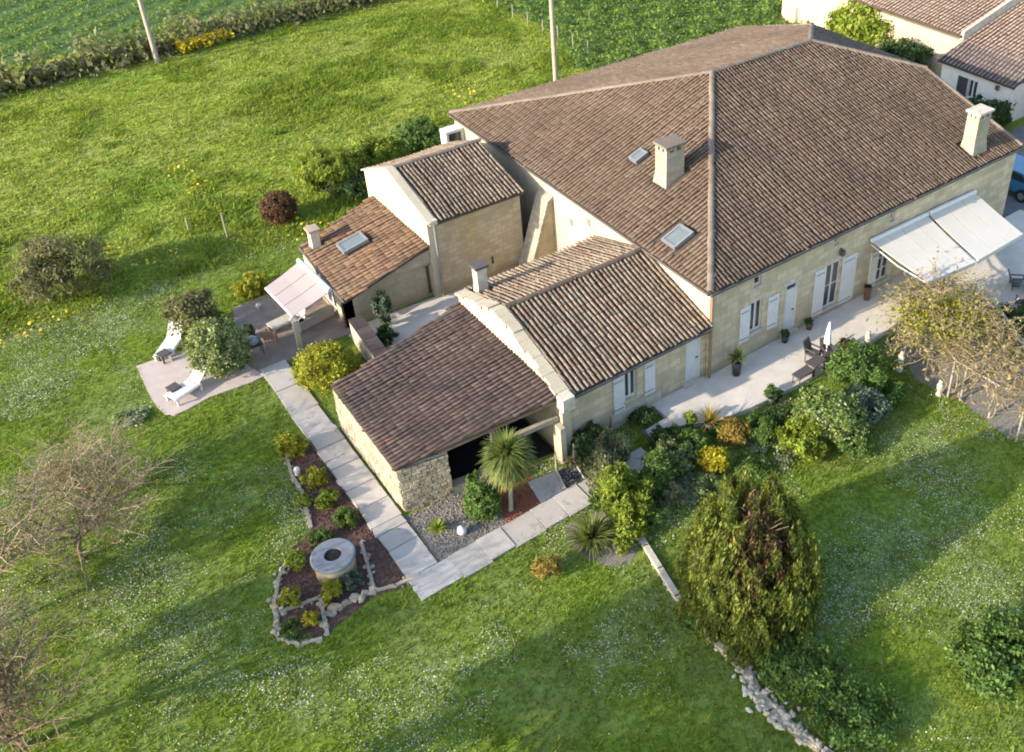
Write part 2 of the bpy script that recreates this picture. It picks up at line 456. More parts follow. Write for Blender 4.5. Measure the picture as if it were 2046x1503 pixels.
def fast_mesh(name, verts, faces_n, m, parent=None, kind=None, label=None, smooth=False):
    """verts (K, n, 3): K separate n-sided faces"""
    k, n = verts.shape[:2]
    o = np.array(OFF.get(parent.name, (0, 0, 0))) if parent else np.zeros(3)
    me = bpy.data.meshes.new(name)
    me.vertices.add(k * n)
    me.vertices.foreach_set("co", (verts.reshape(-1, 3) - o).astype(np.float32).ravel())
    me.loops.add(k * n)
    me.loops.foreach_set("vertex_index", np.arange(k * n, dtype=np.int32))
    me.polygons.add(k)
    me.polygons.foreach_set("loop_start", np.arange(0, k * n, n, dtype=np.int32))
    me.update(calc_edges=True)
    me.materials.append(M[m])
    ob = bpy.data.objects.new(name, me)
    C.objects.link(ob)
    if parent:
        ob.parent = parent
        OFF[ob.name] = tuple(o)
    tag(ob, label, None, None, kind)
    return ob


def unit(a):
    return a / np.maximum(np.linalg.norm(a, axis=-1, keepdims=True), 1e-9)


def leaf_quads(P, nrm, size, elong=1.8, bias=0.6, up=0.0, jit=0.35):
    n = len(P)
    nn = unit(nrm * bias + rng.normal(size=(n, 3)) * (1 - bias) + 1e-6)
    t = rng.normal(size=(n, 3)) * (1 - up) + np.array([0, 0, 1.0]) * up * 1.5
    t = unit(t - nn * (t * nn).sum(1, keepdims=True))
    b = np.cross(nn, t)
    s = size * (1 + jit * rng.normal(size=(n, 1))).clip(0.4, 1.8)
    l, w = s * 0.5 * math.sqrt(elong), s * 0.5 / math.sqrt(elong)
    bend = nn * s * 0.12
    return np.stack([P - t * l, P + b * w - bend * 0, P + t * l - bend, P - b * w], 1)


def blob(n, ells, clumps=60, cr=0.22, low=-0.5, fill=0.35):
    """points spread in clumps over and inside a set of ellipsoids (centre, radii)"""
    ells = [(np.array(c, float), np.array(r, float)) for c, r in ells]
    wt = np.array([np.prod(r) ** (2 / 3) for _, r in ells])
    wt /= wt.sum()
    PP, NN = [], []
    for (c, r), w in zip(ells, wt):
        k = max(6, int(clumps * w))
        d = unit(rng.normal(size=(k * 3, 3)))
        d = d[d[:, 2] > low][:k]
        k = len(d)
        rad = 1 - fill * rng.random((k, 1)) ** 2
        cc = d * rad
        m = int(n * w)
        i = rng.integers(0, k, m)
        cs = cr * (0.6 + 0.8 * rng.random(k))
        p = cc[i] + rng.normal(size=(m, 3)) * cs[i][:, None] * np.array([1, 1, 0.8]) * 0.55
        nr = unit(p)
        PP.append(c + p * r)
        NN.append(nr)
    return np.concatenate(PP), np.concatenate(NN)


def bush(name, label, cat, base, r, h, mat, n=2500, size=0.12, clumps=50, cr=0.25, elong=1.8, up=0.0, bias=0.55, group=None, ells=None, stem=True, fill=0.4, low=-0.7):
    base = np.array([base[0], base[1], base[2] if len(base) > 2 else 0.0])
    t = thing(name, base, label, cat, group)
    if ells is None:
        ells = [((0, 0, h * 0.52), (r, r, h * 0.5))]
        for k in range(4):
            a = rng.random() * 6.28
            q = r * 0.55
            ells.append(((q * math.cos(a), q * math.sin(a), h * (0.4 + 0.25 * rng.random())), (r * 0.55, r * 0.55, h * 0.36)))
    P, nr = blob(n, ells, clumps, cr, low, fill)
    P[:, 2] = np.abs(P[:, 2]).clip(0.02)
    fast_mesh("foliage", leaf_quads(P + base, nr, size, elong, bias, up), 4, mat, t)
    if stem:
        b = MB()
        for k in range(4):
            a = k * 1.6 + rng.random()
            b.tube(base + (0.05 * math.cos(a), 0.05 * math.sin(a), 0), base + (r * 0.5 * math.cos(a), r * 0.5 * math.sin(a), h * 0.6), 0.025 + 0.01 * r, 0.01, 5)
        b.build("stem", 'bark', t)
    return t


def strap_leaves(base, count, length, width, mat, parent, name="leaf_rosette", el=(0.1, 1.4), droop=0.9, seg=4, z0=0.0):
    """arching sword leaves from one point, each a narrow folded ribbon"""
    Q = []
    for i in range(count):
        a = rng.random() * 6.283
        e = el[0] + (el[1] - el[0]) * rng.random()
        ln = length * (0.7 + 0.4 * rng.random())
        d = np.array([math.cos(a) * math.cos(e), math.sin(a) * math.cos(e), math.sin(e)])
        sd = np.array([-math.sin(a), math.cos(a), 0])
        p = np.array(base, float) + np.array([0, 0, z0 * rng.random()])
        pts = [p]
        for k in range(seg):
            d = unit(d + np.array([0, 0, -droop * 0.35 * (k + 0.3) / seg]))
            p = p + d * ln / seg
            pts.append(p)
        for k in range(seg):
            w0 = width * (1 - (k / seg) ** 2) * 0.5 + 0.003
            w1 = width * (1 - ((k + 1) / seg) ** 2) * 0.5 + 0.003
            Q.append([pts[k] - sd * w0, pts[k] + sd * w0, pts[k + 1] + sd * w1, pts[k + 1] - sd * w1])
    return fast_mesh(name, np.array(Q), 4, mat, parent)


def in_poly(x, y, poly):
    x, y = np.asarray(x), np.asarray(y)
    c = np.zeros(x.shape, bool)
    n = len(poly)
    for i in range(n):
        x1, y1 = poly[i][0], poly[i][1]
        x2, y2 = poly[(i + 1) % n][0], poly[(i + 1) % n][1]
        if y1 == y2:
            continue
        k = ((y1 > y) != (y2 > y)) & (x < (x2 - x1) * (y - y1) / (y2 - y1) + x1)
        c ^= k
    return c


# a wall in a vertical plane: along `d` from p0, outward `n`, thickness t behind the face, holes in (s0, s1, z0, z1)
def wall(mb, p0, d, n, length, z0, z1, t, holes=()):
    p0, d, n = np.array(p0, float), np.array(d, float), np.array(n, float)
    xs = sorted({0.0, length, *[h[0] for h in holes], *[h[1] for h in holes]})
    for a, b in zip(xs, xs[1:]):
        mid = (a + b) / 2
        hs = sorted([(h[2], h[3]) for h in holes if h[0] < mid < h[1]])
        z = z0
        for lo, hi in hs + [(z1, z1)]:
            if lo > z + 1e-4:
                q = [p0 + d * a + (0, 0, z), p0 + d * b + (0, 0, z), p0 + d * b + (0, 0, lo), p0 + d * a + (0, 0, lo)]
                mb.prism([q[0], q[1], q[2], q[3]], -n * t)
            z = max(z, hi)


def fill_box(mb, p0, d, n, s0, s1, z0, z1, d0, d1):
    """a box in wall coordinates; d0..d1 is the depth range along the outward normal"""
    p0, d, n = np.array(p0, float), np.array(d, float), np.array(n, float)
    q = [p0 + d * s0 + n * d0 + (0, 0, z0), p0 + d * s1 + n * d0 + (0, 0, z0), p0 + d * s1 + n * d0 + (0, 0, z1), p0 + d * s0 + n * d0 + (0, 0, z1)]
    mb.prism(q, n * (d1 - d0))


def window(parent, p0, d, n, s0, s1, z0, z1, leaves=2, sill=True, name="window", rails=0, mat='white'):
    f = MB()
    e = 0.055
    fill_box(f, p0, d, n, s0, s0 + e, z0, z1, -0.16, -0.09)
    fill_box(f, p0, d, n, s1 - e, s1, z0, z1, -0.16, -0.09)
    fill_box(f, p0, d, n, s0 + e, s1 - e, z1 - e, z1, -0.16, -0.09)
    fill_box(f, p0, d, n, s0 + e, s1 - e, z0, z0 + e + 0.02, -0.16, -0.09)
    w = (s1 - s0 - 2 * e) / leaves
    for k in range(1, leaves):
        fill_box(f, p0, d, n, s0 + e + k * w - 0.045, s0 + e + k * w + 0.045, z0 + e + 0.02, z1 - e, -0.155, -0.085)
    for k in range(1, rails + 1):
        zz = z0 + (z1 - z0) * k / (rails + 1)
        fill_box(f, p0, d, n, s0 + e, s1 - e, zz - 0.02, zz + 0.02, -0.15, -0.095)
    fo = f.build(name, mat, parent)
    for k in range(leaves):
        g = MB()
        fill_box(g, p0, d, n, s0 + e + k * w + 0.02, s0 + e + (k + 1) * w - 0.02, z0 + e, z1 - e, -0.14, -0.12)
        g.build("pane", 'glass', fo)
    if sill:
        g = MB()
        fill_box(g, p0, d, n, s0 - 0.08, s1 + 0.08, z0 - 0.09, z0 - 0.004, -0.1, 0.07)
        g.build("sill", 'coping', fo)
    return fo


def shutter(parent, p0, d, n, s0, s1, z0, z1):
    f = MB()
    k = max(3, int((s1 - s0) / 0.14))
    w = (s1 - s0) / k
    for i in range(k):
        fill_box(f, p0, d, n, s0 + i * w + 0.004, s0 + (i + 1) * w - 0.004, z0, z1, 0.012, 0.045)
    o = f.build("shutter", 'white', parent)
    for zz in (z0 + 0.18, (z0 + z1) / 2, z1 - 0.18):
        b = MB()
        fill_box(b, p0, d, n, s0 + 0.03, s1 - 0.03, zz - 0.05, zz + 0.05, 0.045, 0.07)
        b.build("batten", 'white', o)
    for zz in (z0 + 0.18, z1 - 0.18):
        h = MB()
        fill_box(h, p0, d, n, s0 + 0.02, s0 + (s1 - s0) * 0.8, zz - 0.012, zz + 0.012, 0.07, 0.08)
        h.build("strap_hinge", 'gutter', o)
    return o


def door(parent, p0, d, n, s0, s1, z0, z1, zt):
    f = MB()
    fill_box(f, p0, d, n, s0, s0 + 0.06, z0, zt, -0.14, -0.03)
    fill_box(f, p0, d, n, s1 - 0.06, s1, z0, zt, -0.14, -0.03)
    fill_box(f, p0, d, n, s0 + 0.06, s1 - 0.06, z1, z1 + 0.06, -0.14, -0.03)
    fill_box(f, p0, d, n, s0 + 0.06, s1 - 0.06, zt - 0.05, zt, -0.14, -0.03)
    k = 5
    w = (s1 - s0 - 0.12) / k
    for i in range(k):
        fill_box(f, p0, d, n, s0 + 0.06 + i * w + 0.004, s0 + 0.06 + (i + 1) * w - 0.004, z0 + 0.01, z1, -0.11, -0.07)
    o = f.build("door", 'white', parent)
    g = MB()
    for k in range(2):
        a = s0 + 0.06 + (s1 - s0 - 0.12) * k / 2
        fill_box(g, p0, d, n, a + 0.02, a + (s1 - s0 - 0.12) / 2 - 0.02, z1 + 0.06, zt - 0.05, -0.12, -0.09)
    g.build("fanlight", 'glass', o)
    h = MB()
    fill_box(h, p0, d, n, s1 - 0.2, s1 - 0.1, z0 + 0.95, z0 + 0.98, -0.07, -0.02)
    h.build("handle", 'gutter', o)
    h = MB()
    fill_box(h, p0, d, n, s0 - 0.1, s1 + 0.1, z0 - 0.12, z0 - 0.004, -0.14, 0.16)
    h.build("doorstep", 'coping', o)
    return o


# ------------------------------------------------------------------ canal tiles
def canal_tile_mesh(name, w0=0.080, w1=0.070, ln=0.42, h=0.078, th=0.016, mat='tile_main'):
    """half-barrel cover tile: wide low end at y = 0, narrow end up the slope at y = ln"""
    n = 5
    vv = []
    for (w, y, hh, zz) in ((w0, 0, h, 0.016), (w1, ln, h * 0.85, 0.0)):
        for i in range(n + 1):
            a = math.pi * i / n
            vv.append((-w * math.cos(a), y, hh * math.sin(a) + zz))
    for i in range(n + 1):
        a = math.pi * i / n
        vv.append((-(w0 - th) * math.cos(a), 0, (h - th) * math.sin(a) + 0.016))
    ff = [[i, i + 1, n + 1 + i + 1, n + 1 + i] for i in range(n)]
    ff += [[2 * (n + 1) + i, 2 * (n + 1) + i + 1, i + 1, i] for i in range(n)]
    me = bpy.data.meshes.new(name)
    me.from_pydata(vv, [], ff)
    me.polygons.foreach_set("use_smooth", [True] * n + [False] * n)
    me.materials.append(M[mat])
    return me, np.array(vv), ff


TILES = {k: canal_tile_mesh("roof_tile", *((0.052, 0.046, 0.37, 0.052) if k == 'tile_shed' else (0.080, 0.07, 0.37, 0.05) if k == 'tile_annex' else (0.056, 0.049, 0.37, 0.060)), mat=k) for k in ('tile_main', 'tile_wing', 'tile_shed', 'tile_annex', 'tile_far', 'tile_grey')}


class Roof:
    """collects tile positions over several slopes of one building, builds the 300 nearest singly and the rest as one part"""

    def __init__(s, owner, part, mat, keep=300):
        s.owner, s.part, s.mat, s.keep, s.t = owner, part, mat, keep, []

    def slope(s, poly, eave, pitch=0.225, course=0.345, skip=(), margin=0.05):
        p = [np.array(q, float) for q in poly]
        e = unit(np.array(eave, float))
        nn = np.zeros(3)
        for i in range(len(p)):
            nn += np.cross(p[i] - p[0], p[(i + 1) % len(p)] - p[0])
        nn = unit(nn)
        if nn[2] < 0:
            nn = -nn
        u = np.cross(nn, e)
        if u[2] < 0:
            e = -e
            u = -u
        o = p[0]
        q2 = [((q - o) @ e, (q - o) @ u) for q in p]
        mn = np.min(q2, 0)
        mx = np.max(q2, 0)
        na, nb = int((mx[0] - mn[0]) / pitch), int((mx[1] - mn[1]) / course) + 1
        pitch2 = (mx[0] - mn[0]) / max(na, 1)
        R0 = np.stack([e, u, nn], 1)
        sk = [[((np.array(q) - o) @ e, (np.array(q) - o) @ u) for q in k] for k in skip]
        A = mn[0] + pitch2 * (np.arange(na) + 0.5)
        for a in A:
            wob = 0.012 * rng.normal()
            B = mn[1] - 0.03 + course * np.arange(nb) + 0.02 * rng.normal()
            ok = in_poly(np.full(nb, a), B + course * 0.5, q2)
            for k in sk:
                ok &= ~in_poly(np.full(nb, a), B + course * 0.5, k)
            for b in B[ok]:
                if rng.random() < 0.012:
                    b -= 0.05 + 0.06 * rng.random()
                yaw = 0.03 * rng.normal()
                c, n_ = math.cos(yaw), math.sin(yaw)
                Rz = np.array([[c, -n_, 0], [n_, c, 0], [0, 0, 1]])
                sag = 0.02 * math.sin(0.9 * a + 1.3) * math.sin(0.8 * b + 0.4) + 0.012 * math.sin(2.3 * a) 
                s.t.append((o + e * (a + wob + 0.025 * math.sin(1.1 * b + 0.35 * a)) + u * b + nn * (0.018 + max(sag, -0.012) + 0.006 * rng.normal()), R0 @ Rz))

    def build(s):
        me, vv, ff = TILES[s.mat]
        off = np.array(OFF[s.owner.name])
        s.t.sort(key=lambda k: np.linalg.norm(k[0] - CAM))
        for p, R in s.t[:s.keep]:
            o = bpy.data.objects.new("roof_tile", me)
            C.objects.link(o)
            o.parent = s.part
            q = p - off
            o.matrix_local = Matrix(((R[0][0], R[0][1], R[0][2], q[0]), (R[1][0], R[1][1], R[1][2], q[1]), (R[2][0], R[2][1], R[2][2], q[2]), (0, 0, 0, 1)))
        rest = s.t[s.keep:]
        if rest:
            P = np.array([k[0] for k in rest])
            RR = np.array([k[1] for k in rest])
            V = np.einsum('kij,vj->kvi', RR, vv) + P[:, None] - off
            nv = len(vv)
            F = (np.array(ff)[None] + (np.arange(len(rest)) * nv)[:, None, None]).reshape(-1)
            m2 = bpy.data.meshes.new("roof_tiles")
            m2.vertices.add(V.shape[0] * nv)
            m2.vertices.foreach_set("co", V.astype(np.float32).ravel())
            nf = len(F) // 4
            m2.loops.add(len(F))
            m2.loops.foreach_set("vertex_index", F.astype(np.int32))
            m2.polygons.add(nf)
            m2.polygons.foreach_set("loop_start", np.arange(0, len(F), 4, dtype=np.int32))
            m2.polygons.foreach_set("use_smooth", np.tile(np.array([True] * 5 + [False] * 5), len(rest)))
            m2.update(calc_edges=True)
            m2.materials.append(M[s.mat])
            o = bpy.data.objects.new("roof_tiles", m2)
            C.objects.link(o)
            o.parent = s.part
            o["kind"] = "stuff"


def ridge_run(part, a, b, mat='ridge', r=0.12, step=0.4, lift=0.0):
    """ridge tiles bedded end to end along a ridge or hip; each one an object"""
    a, b = np.array(a, float), np.array(b, float)
    d = b - a
    ln = np.linalg.norm(d)
    d = d / ln
    k = max(1, int(ln / step))
    st = ln / k
    sd = unit(np.cross(d, [0, 0, 1.0]))
    nn = np.cross(sd, d)
    key = (round(st, 4), r, mat)
    if key not in RIDGE:
        mb = MB()
        n = 6
        vv = []
        for y, rr in ((0, r), (st * 1.08, r * 0.9)):
            for i in range(n + 1):
                an = math.pi * i / n
                vv.append((-rr * math.cos(an), y, rr * 0.75 * math.sin(an)))
        for i in range(n + 1):
            an = math.pi * i / n
            vv.append((-(r - 0.02) * math.cos(an), 0, (r - 0.02) * 0.75 * math.sin(an)))
        mb.add(vv, [[i, i + 1, n + 2 + i, n + 1 + i] for i in range(n)], True)
        mb.add(vv, [[2 * n + 2 + i, 2 * n + 3 + i, i + 1, i] for i in range(n)])
        me = bpy.data.meshes.new("ridge_tile")
        me.from_pydata(mb.v, [], mb.f)
        me.polygons.foreach_set("use_smooth", mb.sm)
        me.materials.append(M[mat])
        RIDGE[key] = me
    off = np.array(OFF[part.name])
    for i in range(k):
        p = a + d * st * i + nn * (lift + 0.01 * rng.random()) - off
        y = 0.03 * rng.normal()
        o = bpy.data.objects.new("ridge_tile", RIDGE[key])
        C.objects.link(o)
        o.parent = part
        e = sd * math.cos(y) + d * math.sin(y)
        dd = np.cross(nn, e)
        o.matrix_local = Matrix(((e[0], dd[0], nn[0], p[0]), (e[1], dd[1], nn[1], p[1]), (e[2], dd[2], nn[2], p[2]), (0, 0, 0, 1)))


RIDGE = {}


def slab_of(polys, name, mat, parent, th=0.1):
    mb = MB()
    for p in polys:
        mb.prism(p, (0, 0, -th))
    return mb.build(name, mat, parent)


def chimney(parent, x0, x1, y0, y1, z0, z1, mat, cap_mat='coping', flare=0.1, slots=True):
    mb = MB()
    a = [(x0 - flare, y0 - flare, z0), (x1 + flare, y0 - flare, z0), (x1 + flare, y1 + flare, z0), (x0 - flare, y1 + flare, z0)]
    zm = z0 + (z1 - z0) * 0.35
    b = [(x0, y0, zm), (x1, y0, zm), (x1, y1, zm), (x0, y1, zm)]
    zc = z1 - 0.1 - (0.2 if slots else 0.0)
    c = [(x0, y0, zc), (x1, y0, zc), (x1, y1, zc), (x0, y1, zc)]
    side = [[i, (i + 1) % 4, 4 + (i + 1) % 4, 4 + i] for i in range(4)]
    mb.add(a + b, side)
    mb.add(b + c, side + [[4, 5, 6, 7]])
    body = mb.build("chimney", mat, parent)
    if slots:
        s_ = MB()
        for x, y in ((x0, y0), (x1, y0), (x1, y1), (x0, y1), ((x0 + x1) / 2, y0), ((x0 + x1) / 2, y1), (x0, (y0 + y1) / 2), (x1, (y0 + y1) / 2)):
            w = 0.085
            cx, cy = min(max(x, x0 + w), x1 - w), min(max(y, y0 + w), y1 - w)
            s_.box((cx - w + 0.004, cy - w + 0.004, zc), (cx + w - 0.004, cy + w - 0.004, z1 - 0.1))
        s_.build("cap_pillar", mat, body)
        v = MB()
        v.box((x0 + 0.2, y0 + 0.2, zc), (x1 - 0.2, y1 - 0.2, zc + 0.02))
        v.build("flue", 'dark', body)
    k = MB()
    k.box((x0 - 0.07, y0 - 0.07, z1 - 0.1), (x1 + 0.07, y1 + 0.07, z1))
    k.build("chimney_cap", cap_mat, body)
    return body


def skylight(parent, c, e, u, w, l, open_=0.0):
    c, e, u = np.array(c, float), unit(np.array(e, float)), unit(np.array(u, float))
    n = np.cross(e, u)
    if n[2] < 0:
        n = -n
    f = MB()

    def bar(a0, a1, b0, b1, h0, h1, mb):
        mb.prism([c + e * a0 + u * b0 + n * h0, c + e * a1 + u * b0 + n * h0, c + e * a1 + u * b1 + n * h0, c + e * a0 + u * b1 + n * h0], n * (h1 - h0))
    t = 0.09
    bar(-w / 2 - t, -w / 2, -l / 2 - t, l / 2 + t, 0, 0.16, f)
    bar(w / 2, w / 2 + t, -l / 2 - t, l / 2 + t, 0, 0.16, f)
    bar(-w / 2, w / 2, -l / 2 - t, -l / 2, 0, 0.16, f)
    bar(-w / 2, w / 2, l / 2, l / 2 + t, 0, 0.16, f)
    fo = f.build("skylight", 'metalgrey', parent)
    g = MB()
    bar(-w / 2, w / 2, -l / 2, l / 2, 0.10, 0.13, g)
    g.build("pane", 'skyglass', fo)
    return fo


X, Y, Z = np.eye(3)
FL = []            # footprints without grass


# ================================================================== GROUND
def sheet(name, poly, z, mat, th=None, label=None):
    mb = MB()
    if th:
        mb.prism([(p[0], p[1], z) for p in poly], (0, 0, -th))
    else:
        mb.add([(p[0], p[1], z) for p in poly], [list(range(len(poly)))])
    o = mb.build(name, mat)
    if o.data.polygons[0].normal.z < 0 and not th:
        o.data.flip_normals()
    o["kind"] = "structure"
    return o


sheet("ground", [(-500, -400), (600, -400), (600, 700), (-500, 700)], 0.0, 'lawn')
sheet("crop_field", [(-60, 48.2), (60, 52.4), (60, 140), (-60, 140)], 0.004, 'crop')
TERR_Z = 0.2
terr_px = [(1345, 838), (1360, 852), (1440, 838), (1520, 806), (1606, 762), (1655, 733), (1700, 703), (1755, 672), (1800, 640), (1870, 606), (1960, 680), (2100, 800)]
terr = [tuple(at(px, py, TERR_Z)[:2]) for px, py in terr_px] + [(19.4, -4.0), (19.4, -0.004), (-2.4, -0.004)]
terr = [(-2.6, 0.09)] + [terr[1]] + terr[2:10] + [(11.2, -4.6), (18.0, -7.5), (21.0, -5.5), (19.6, 0.09)]
FL.append(terr)
mbt = MB()
mbt.prism([(p[0], p[1], TERR_Z) for p in terr], (0, 0, -0.3))
tag(mbt.build("terrace", 'terrace'), kind="structure")
yard = [(18.6, 0.6), (21.5, -5.0), (34, -5), (34, 5.6), (26, 5.6), (24, 8), (18.6, 8)]
sheet("yard", yard, 0.006, 'asphalt')
FL.append(yard)

# garden path of big slabs, each slab an object
path = tag(MB().box((-12.84, -2.28, -0.06), (-11.88, 10.9, 0.02)).box((-11.87, -2.28, -0.06), (-5.2, -1.42, 0.02)).build("path", 'concrete'), kind="structure")
FL.append([(-12.82, -2.30), (-11.9, -2.30), (-11.9, 11), (-12.82, 11)])
FL.append([(-12, -2.30), (-4.0, -2.15), (-4.0, -1.32), (-12, -1.42)])


def pslab(poly, z, parent, th=0.07, name="paving_slab", mat='paving'):
    c = np.mean(np.array(poly), 0)
    q = [(c[0] + (p[0] - c[0]) * 0.98 + 0.012 * rng.normal(), c[1] + (p[1] - c[1]) * 0.975 + 0.012 * rng.normal(), z) for p in poly]
    return MB().prism(q, (0, 0, -th)).build(name, mat, parent)


ys = [-1.38, -0.1, 0.62, 1.0, 1.55, 1.95, 2.5, 2.95, 3.6, 4.15, 4.6, 5.3, 6.15, 7.6, 9.2, 10.85]
zz = [0.06, 0.075, 0.09, 0.11, 0.10, 0.12, 0.10, 0.115, 0.10, 0.12, 0.11, 0.16, 0.07, 0.06, 0.065]
for a, b, z in zip(ys, ys[1:], zz):
    pslab([(-12.86 + 0.03 * rng.normal(), a), (-11.86, a), (-11.86, b), (-12.86 + 0.03 * rng.normal(), b)], z, path, 0.12)
xs = [-12.88, -11.5, -10.55, -9.7, -8.6, -7.75, -6.8, -5.9, -5.0, -4.1]
for i, (a, b) in enumerate(zip(xs, xs[1:])):
    t0, t1 = (i / 9), ((i + 1) / 9)
    j = 0.09 * (i % 2) + 0.03 * rng.normal()
    lo, hi = -2.36 + 0.16 * t0 - j, -1.40 + 0.12 * t0
    pslab([(a, lo), (b, lo + 0.015), (b, hi + 0.01), (a, hi)], 0.06 + 0.012 * (i % 3), path, 0.12)
for q in ([(-8.15, -1.33), (-6.55, -1.28), (-6.5, -0.5), (-8.0, -0.25)],):
    pslab(q, 0.05, path)
step = tag(MB().box((-3.6, -1.45, -0.05), (-2.2, -0.6, 0.01)).build("pavement", 'asphalt'), kind="structure")
pslab([(-3.55, -1.42), (-2.98, -1.40), (-2.98, -0.72), (-3.5, -0.75)], 0.11, step, 0.12)
pslab([(-2.93, -1.40), (-2.26, -1.35), (-2.26, -0.70), (-2.93, -0.72)], 0.12, step, 0.12)

# patio, brown terrace and beds
pat = [tuple(at(*p)[:2]) for p in ((273, 733), (292, 775), (312, 812), (330, 829), (350, 831), (375, 820), (420, 795), (505, 765), (530, 752), (500, 735), (470, 700), (420, 690), (365, 702))]
sheet("patio", pat, 0.05, 'patio', 0.2)
FL.append(pat)
dk = [tuple(at(*p)[:2]) for p in ((465, 617), (590, 566), (700, 590), (720, 660), (640, 690), (600, 712), (545, 735), (505, 750), (485, 720), (470, 660))]
sheet("brown_terrace", dk, 0.035, 'deck', 0.2)
FL.append(dk)
bed1 = [tuple(at(*p)[:2]) for p in ((572, 905), (596, 968), (625, 1056), (560, 1128), (545, 1205), (560, 1275), (640, 1278), (748, 1192), (833, 1168), (790, 1115), (735, 1040), (690, 985), (640, 915), (600, 870))]
sheet("planting_bed", bed1, 0.008, 'mulch')
FL.append(bed1)
bed2 = [(-11.84, -1.40), (-9.4, -1.38), (-9.2, 0.7), (-11.84, 0.9)]
sheet("gravel_bed", bed2, 0.008, 'gravel')
FL.append(bed2)
bed3 = [(-9.38, -1.36), (-8.05, -1.32), (-7.75, -0.2), (-7.6, 0.9), (-9.2, 0.9)]
sheet("red_gravel_bed", bed3, 0.008, 'redgravel')
FL.append(bed3)
bed4 = [tuple(at(*p)[:2]) for p in ((1130, 1050), (1135, 1085), (1165, 1115), (1215, 1132), (1260, 1125), (1275, 1095), (1260, 1060), (1200, 1020))]
sheet("mulch_bed", bed4, 0.008, 'gravel')
FL.append(bed4)
bed5 = [tuple(at(*p)[:2]) for p in ((1790, 690), (1760, 640), (1880, 600), (1990, 690), (2080, 760), (2100, 860), (2020, 880), (1930, 810), (1890, 790), (1830, 760))]
sheet("gravel_yard", [(p[0], p[1]) for p in bed5], 0.014, 'gravel')
FL.append(bed5)
crt = [(-9.3, 6.2), (-0.02, 6.2), (-0.02, 10.9), (-9.3, 11.2)]
sheet("courtyard", crt, 0.01, 'terrace')
FL.append(crt)
FL += [[(-0.3, -0.02), (18.2, -0.02), (18.2, 18.7), (-0.3, 18.7)], [(-11.9, 0.85), (-6, 0), (-0.1, 0), (-0.1, 7), (-6, 7), (-11.9, 6.2)], [(-9.4, 10.8), (-0.1, 10.8), (-0.1, 16.8), (-9.4, 16)]]


def pebbles(name, poly, count, size, mat, z=0.0):
    p = np.array(poly)
    lo, hi = p.min(0), p.max(0)
    q = lo + (hi - lo) * rng.random((count * 4, 2))
    q = q[in_poly(q[:, 0], q[:, 1], poly)][:count]
    n = len(q)
    s = size * (0.5 + rng.random((n, 1)))
    base = np.array([[1, 0, 0], [-0.5, 0.85, 0], [-0.5, -0.85, 0], [0, 0, 1.0]])
    a = rng.random(n) * 6.28
    c, sn = np.cos(a), np.sin(a)
    V = base[None] * s[:, None]
    x = V[..., 0] * c[:, None] - V[..., 1] * sn[:, None]
    y = V[..., 0] * sn[:, None] + V[..., 1] * c[:, None]
    V = np.stack([x + q[:, :1], y + q[:, 1:], V[..., 2] * 0.7 + z], -1)
    F = np.concatenate([V[:, [0, 1, 3]], V[:, [1, 2, 3]], V[:, [2, 0, 3]]])
    o = fast_mesh(name, F, 3, mat)
    o["kind"] = "stuff"
    return o


pebbles("bed_pebbles", bed1, 2600, 0.045, 'mulch', 0.008)
pebbles("grey_gravel", bed2, 1500, 0.04, 'gravel', 0.008)
pebbles("red_gravel", bed3, 1800, 0.035, 'redgravel', 0.008)

# ================================================================== FARMHOUSE
fh = thing("farmhouse", (9, 9.2, 0), "large stone farmhouse with a wide hipped brown tile roof and two chimneys", "house")
EZ = 3.95
mb = MB()
P0, D, NO = (0, 0, 0), X, -Y
holes = [(2.12, 2.5, 3.3, 3.72), (2.02, 2.66, 1.22, 2.6), (3.86, 4.5, 0.2, 2.6), (6.03, 6.9, 0.3, 2.6), (6.34, 6.6, 3.42, 3.9), (9.6, 9.86, 3.3, 3.8), (9.2, 10.0, 0.3, 2.15), (12.2, 13.1, 0.3, 2.2)]
wall(mb, P0, D, NO, 18.0, 0, EZ, 0.45, holes)
mb.build("front_wall", 'facade', fh)
mb = MB()
wall(mb, (0, 18.4, 0), -Y, -X, 18.4 - 0.452, 0, EZ, 0.45)
mb.build("side_wall", 'cream', fh)
mb = MB()
mb.prism([(18, 0.46, 0), (18, 18.4, 0), (18, 18.4, 4.0), (18, 13.2, 5.7), (18, 5.3, 5.7), (18, 0.46, 4.0)], (-0.45, 0, 0))
mb.prism([(0.46, 18.4, 0), (17.5, 18.4, 0), (17.5, 18.4, EZ), (0.46, 18.4, EZ)], (0, -0.45, 0))
mb.build("gable_wall", 'facade', fh)
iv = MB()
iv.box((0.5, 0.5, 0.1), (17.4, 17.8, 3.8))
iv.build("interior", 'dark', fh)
SF, SL = 0.32, 0.37
fz = lambda y: 4.1 + SF * y
lz = lambda x: 4.1 + SL * x
bz = lambda y: 4.1 + SF * (18.5 - y)
RZ = fz(9.25)
AX = (RZ - 4.1) / SL
apexL, apexR = (AX, 9.25, RZ), (14.1, 9.25, RZ)
e0 = -0.10
xl = (fz(e0) - 4.1) / SL
fl_, bl_ = (xl, e0, fz(e0)), (xl, 18.6, fz(e0))
fr_, br_ = (18.22, e0, fz(e0)), (18.22, 18.6, fz(e0))
hr1, hr2 = (18.15, 5.53, fz(5.53)), (18.15, 12.97, fz(5.53))
front = [fl_, fr_, hr1, apexR, apexL]
left = [bl_, fl_, apexL]
back = [br_, bl_, apexL, apexR, hr2]
right = [hr1, hr2, apexR]
dn = lambda poly, d=0.012: [(p[0], p[1], p[2] - d) for p in poly]
roof = slab_of([dn(front), dn(left), dn(back), dn(right)], "roof", 'trough', fh, 0.13)
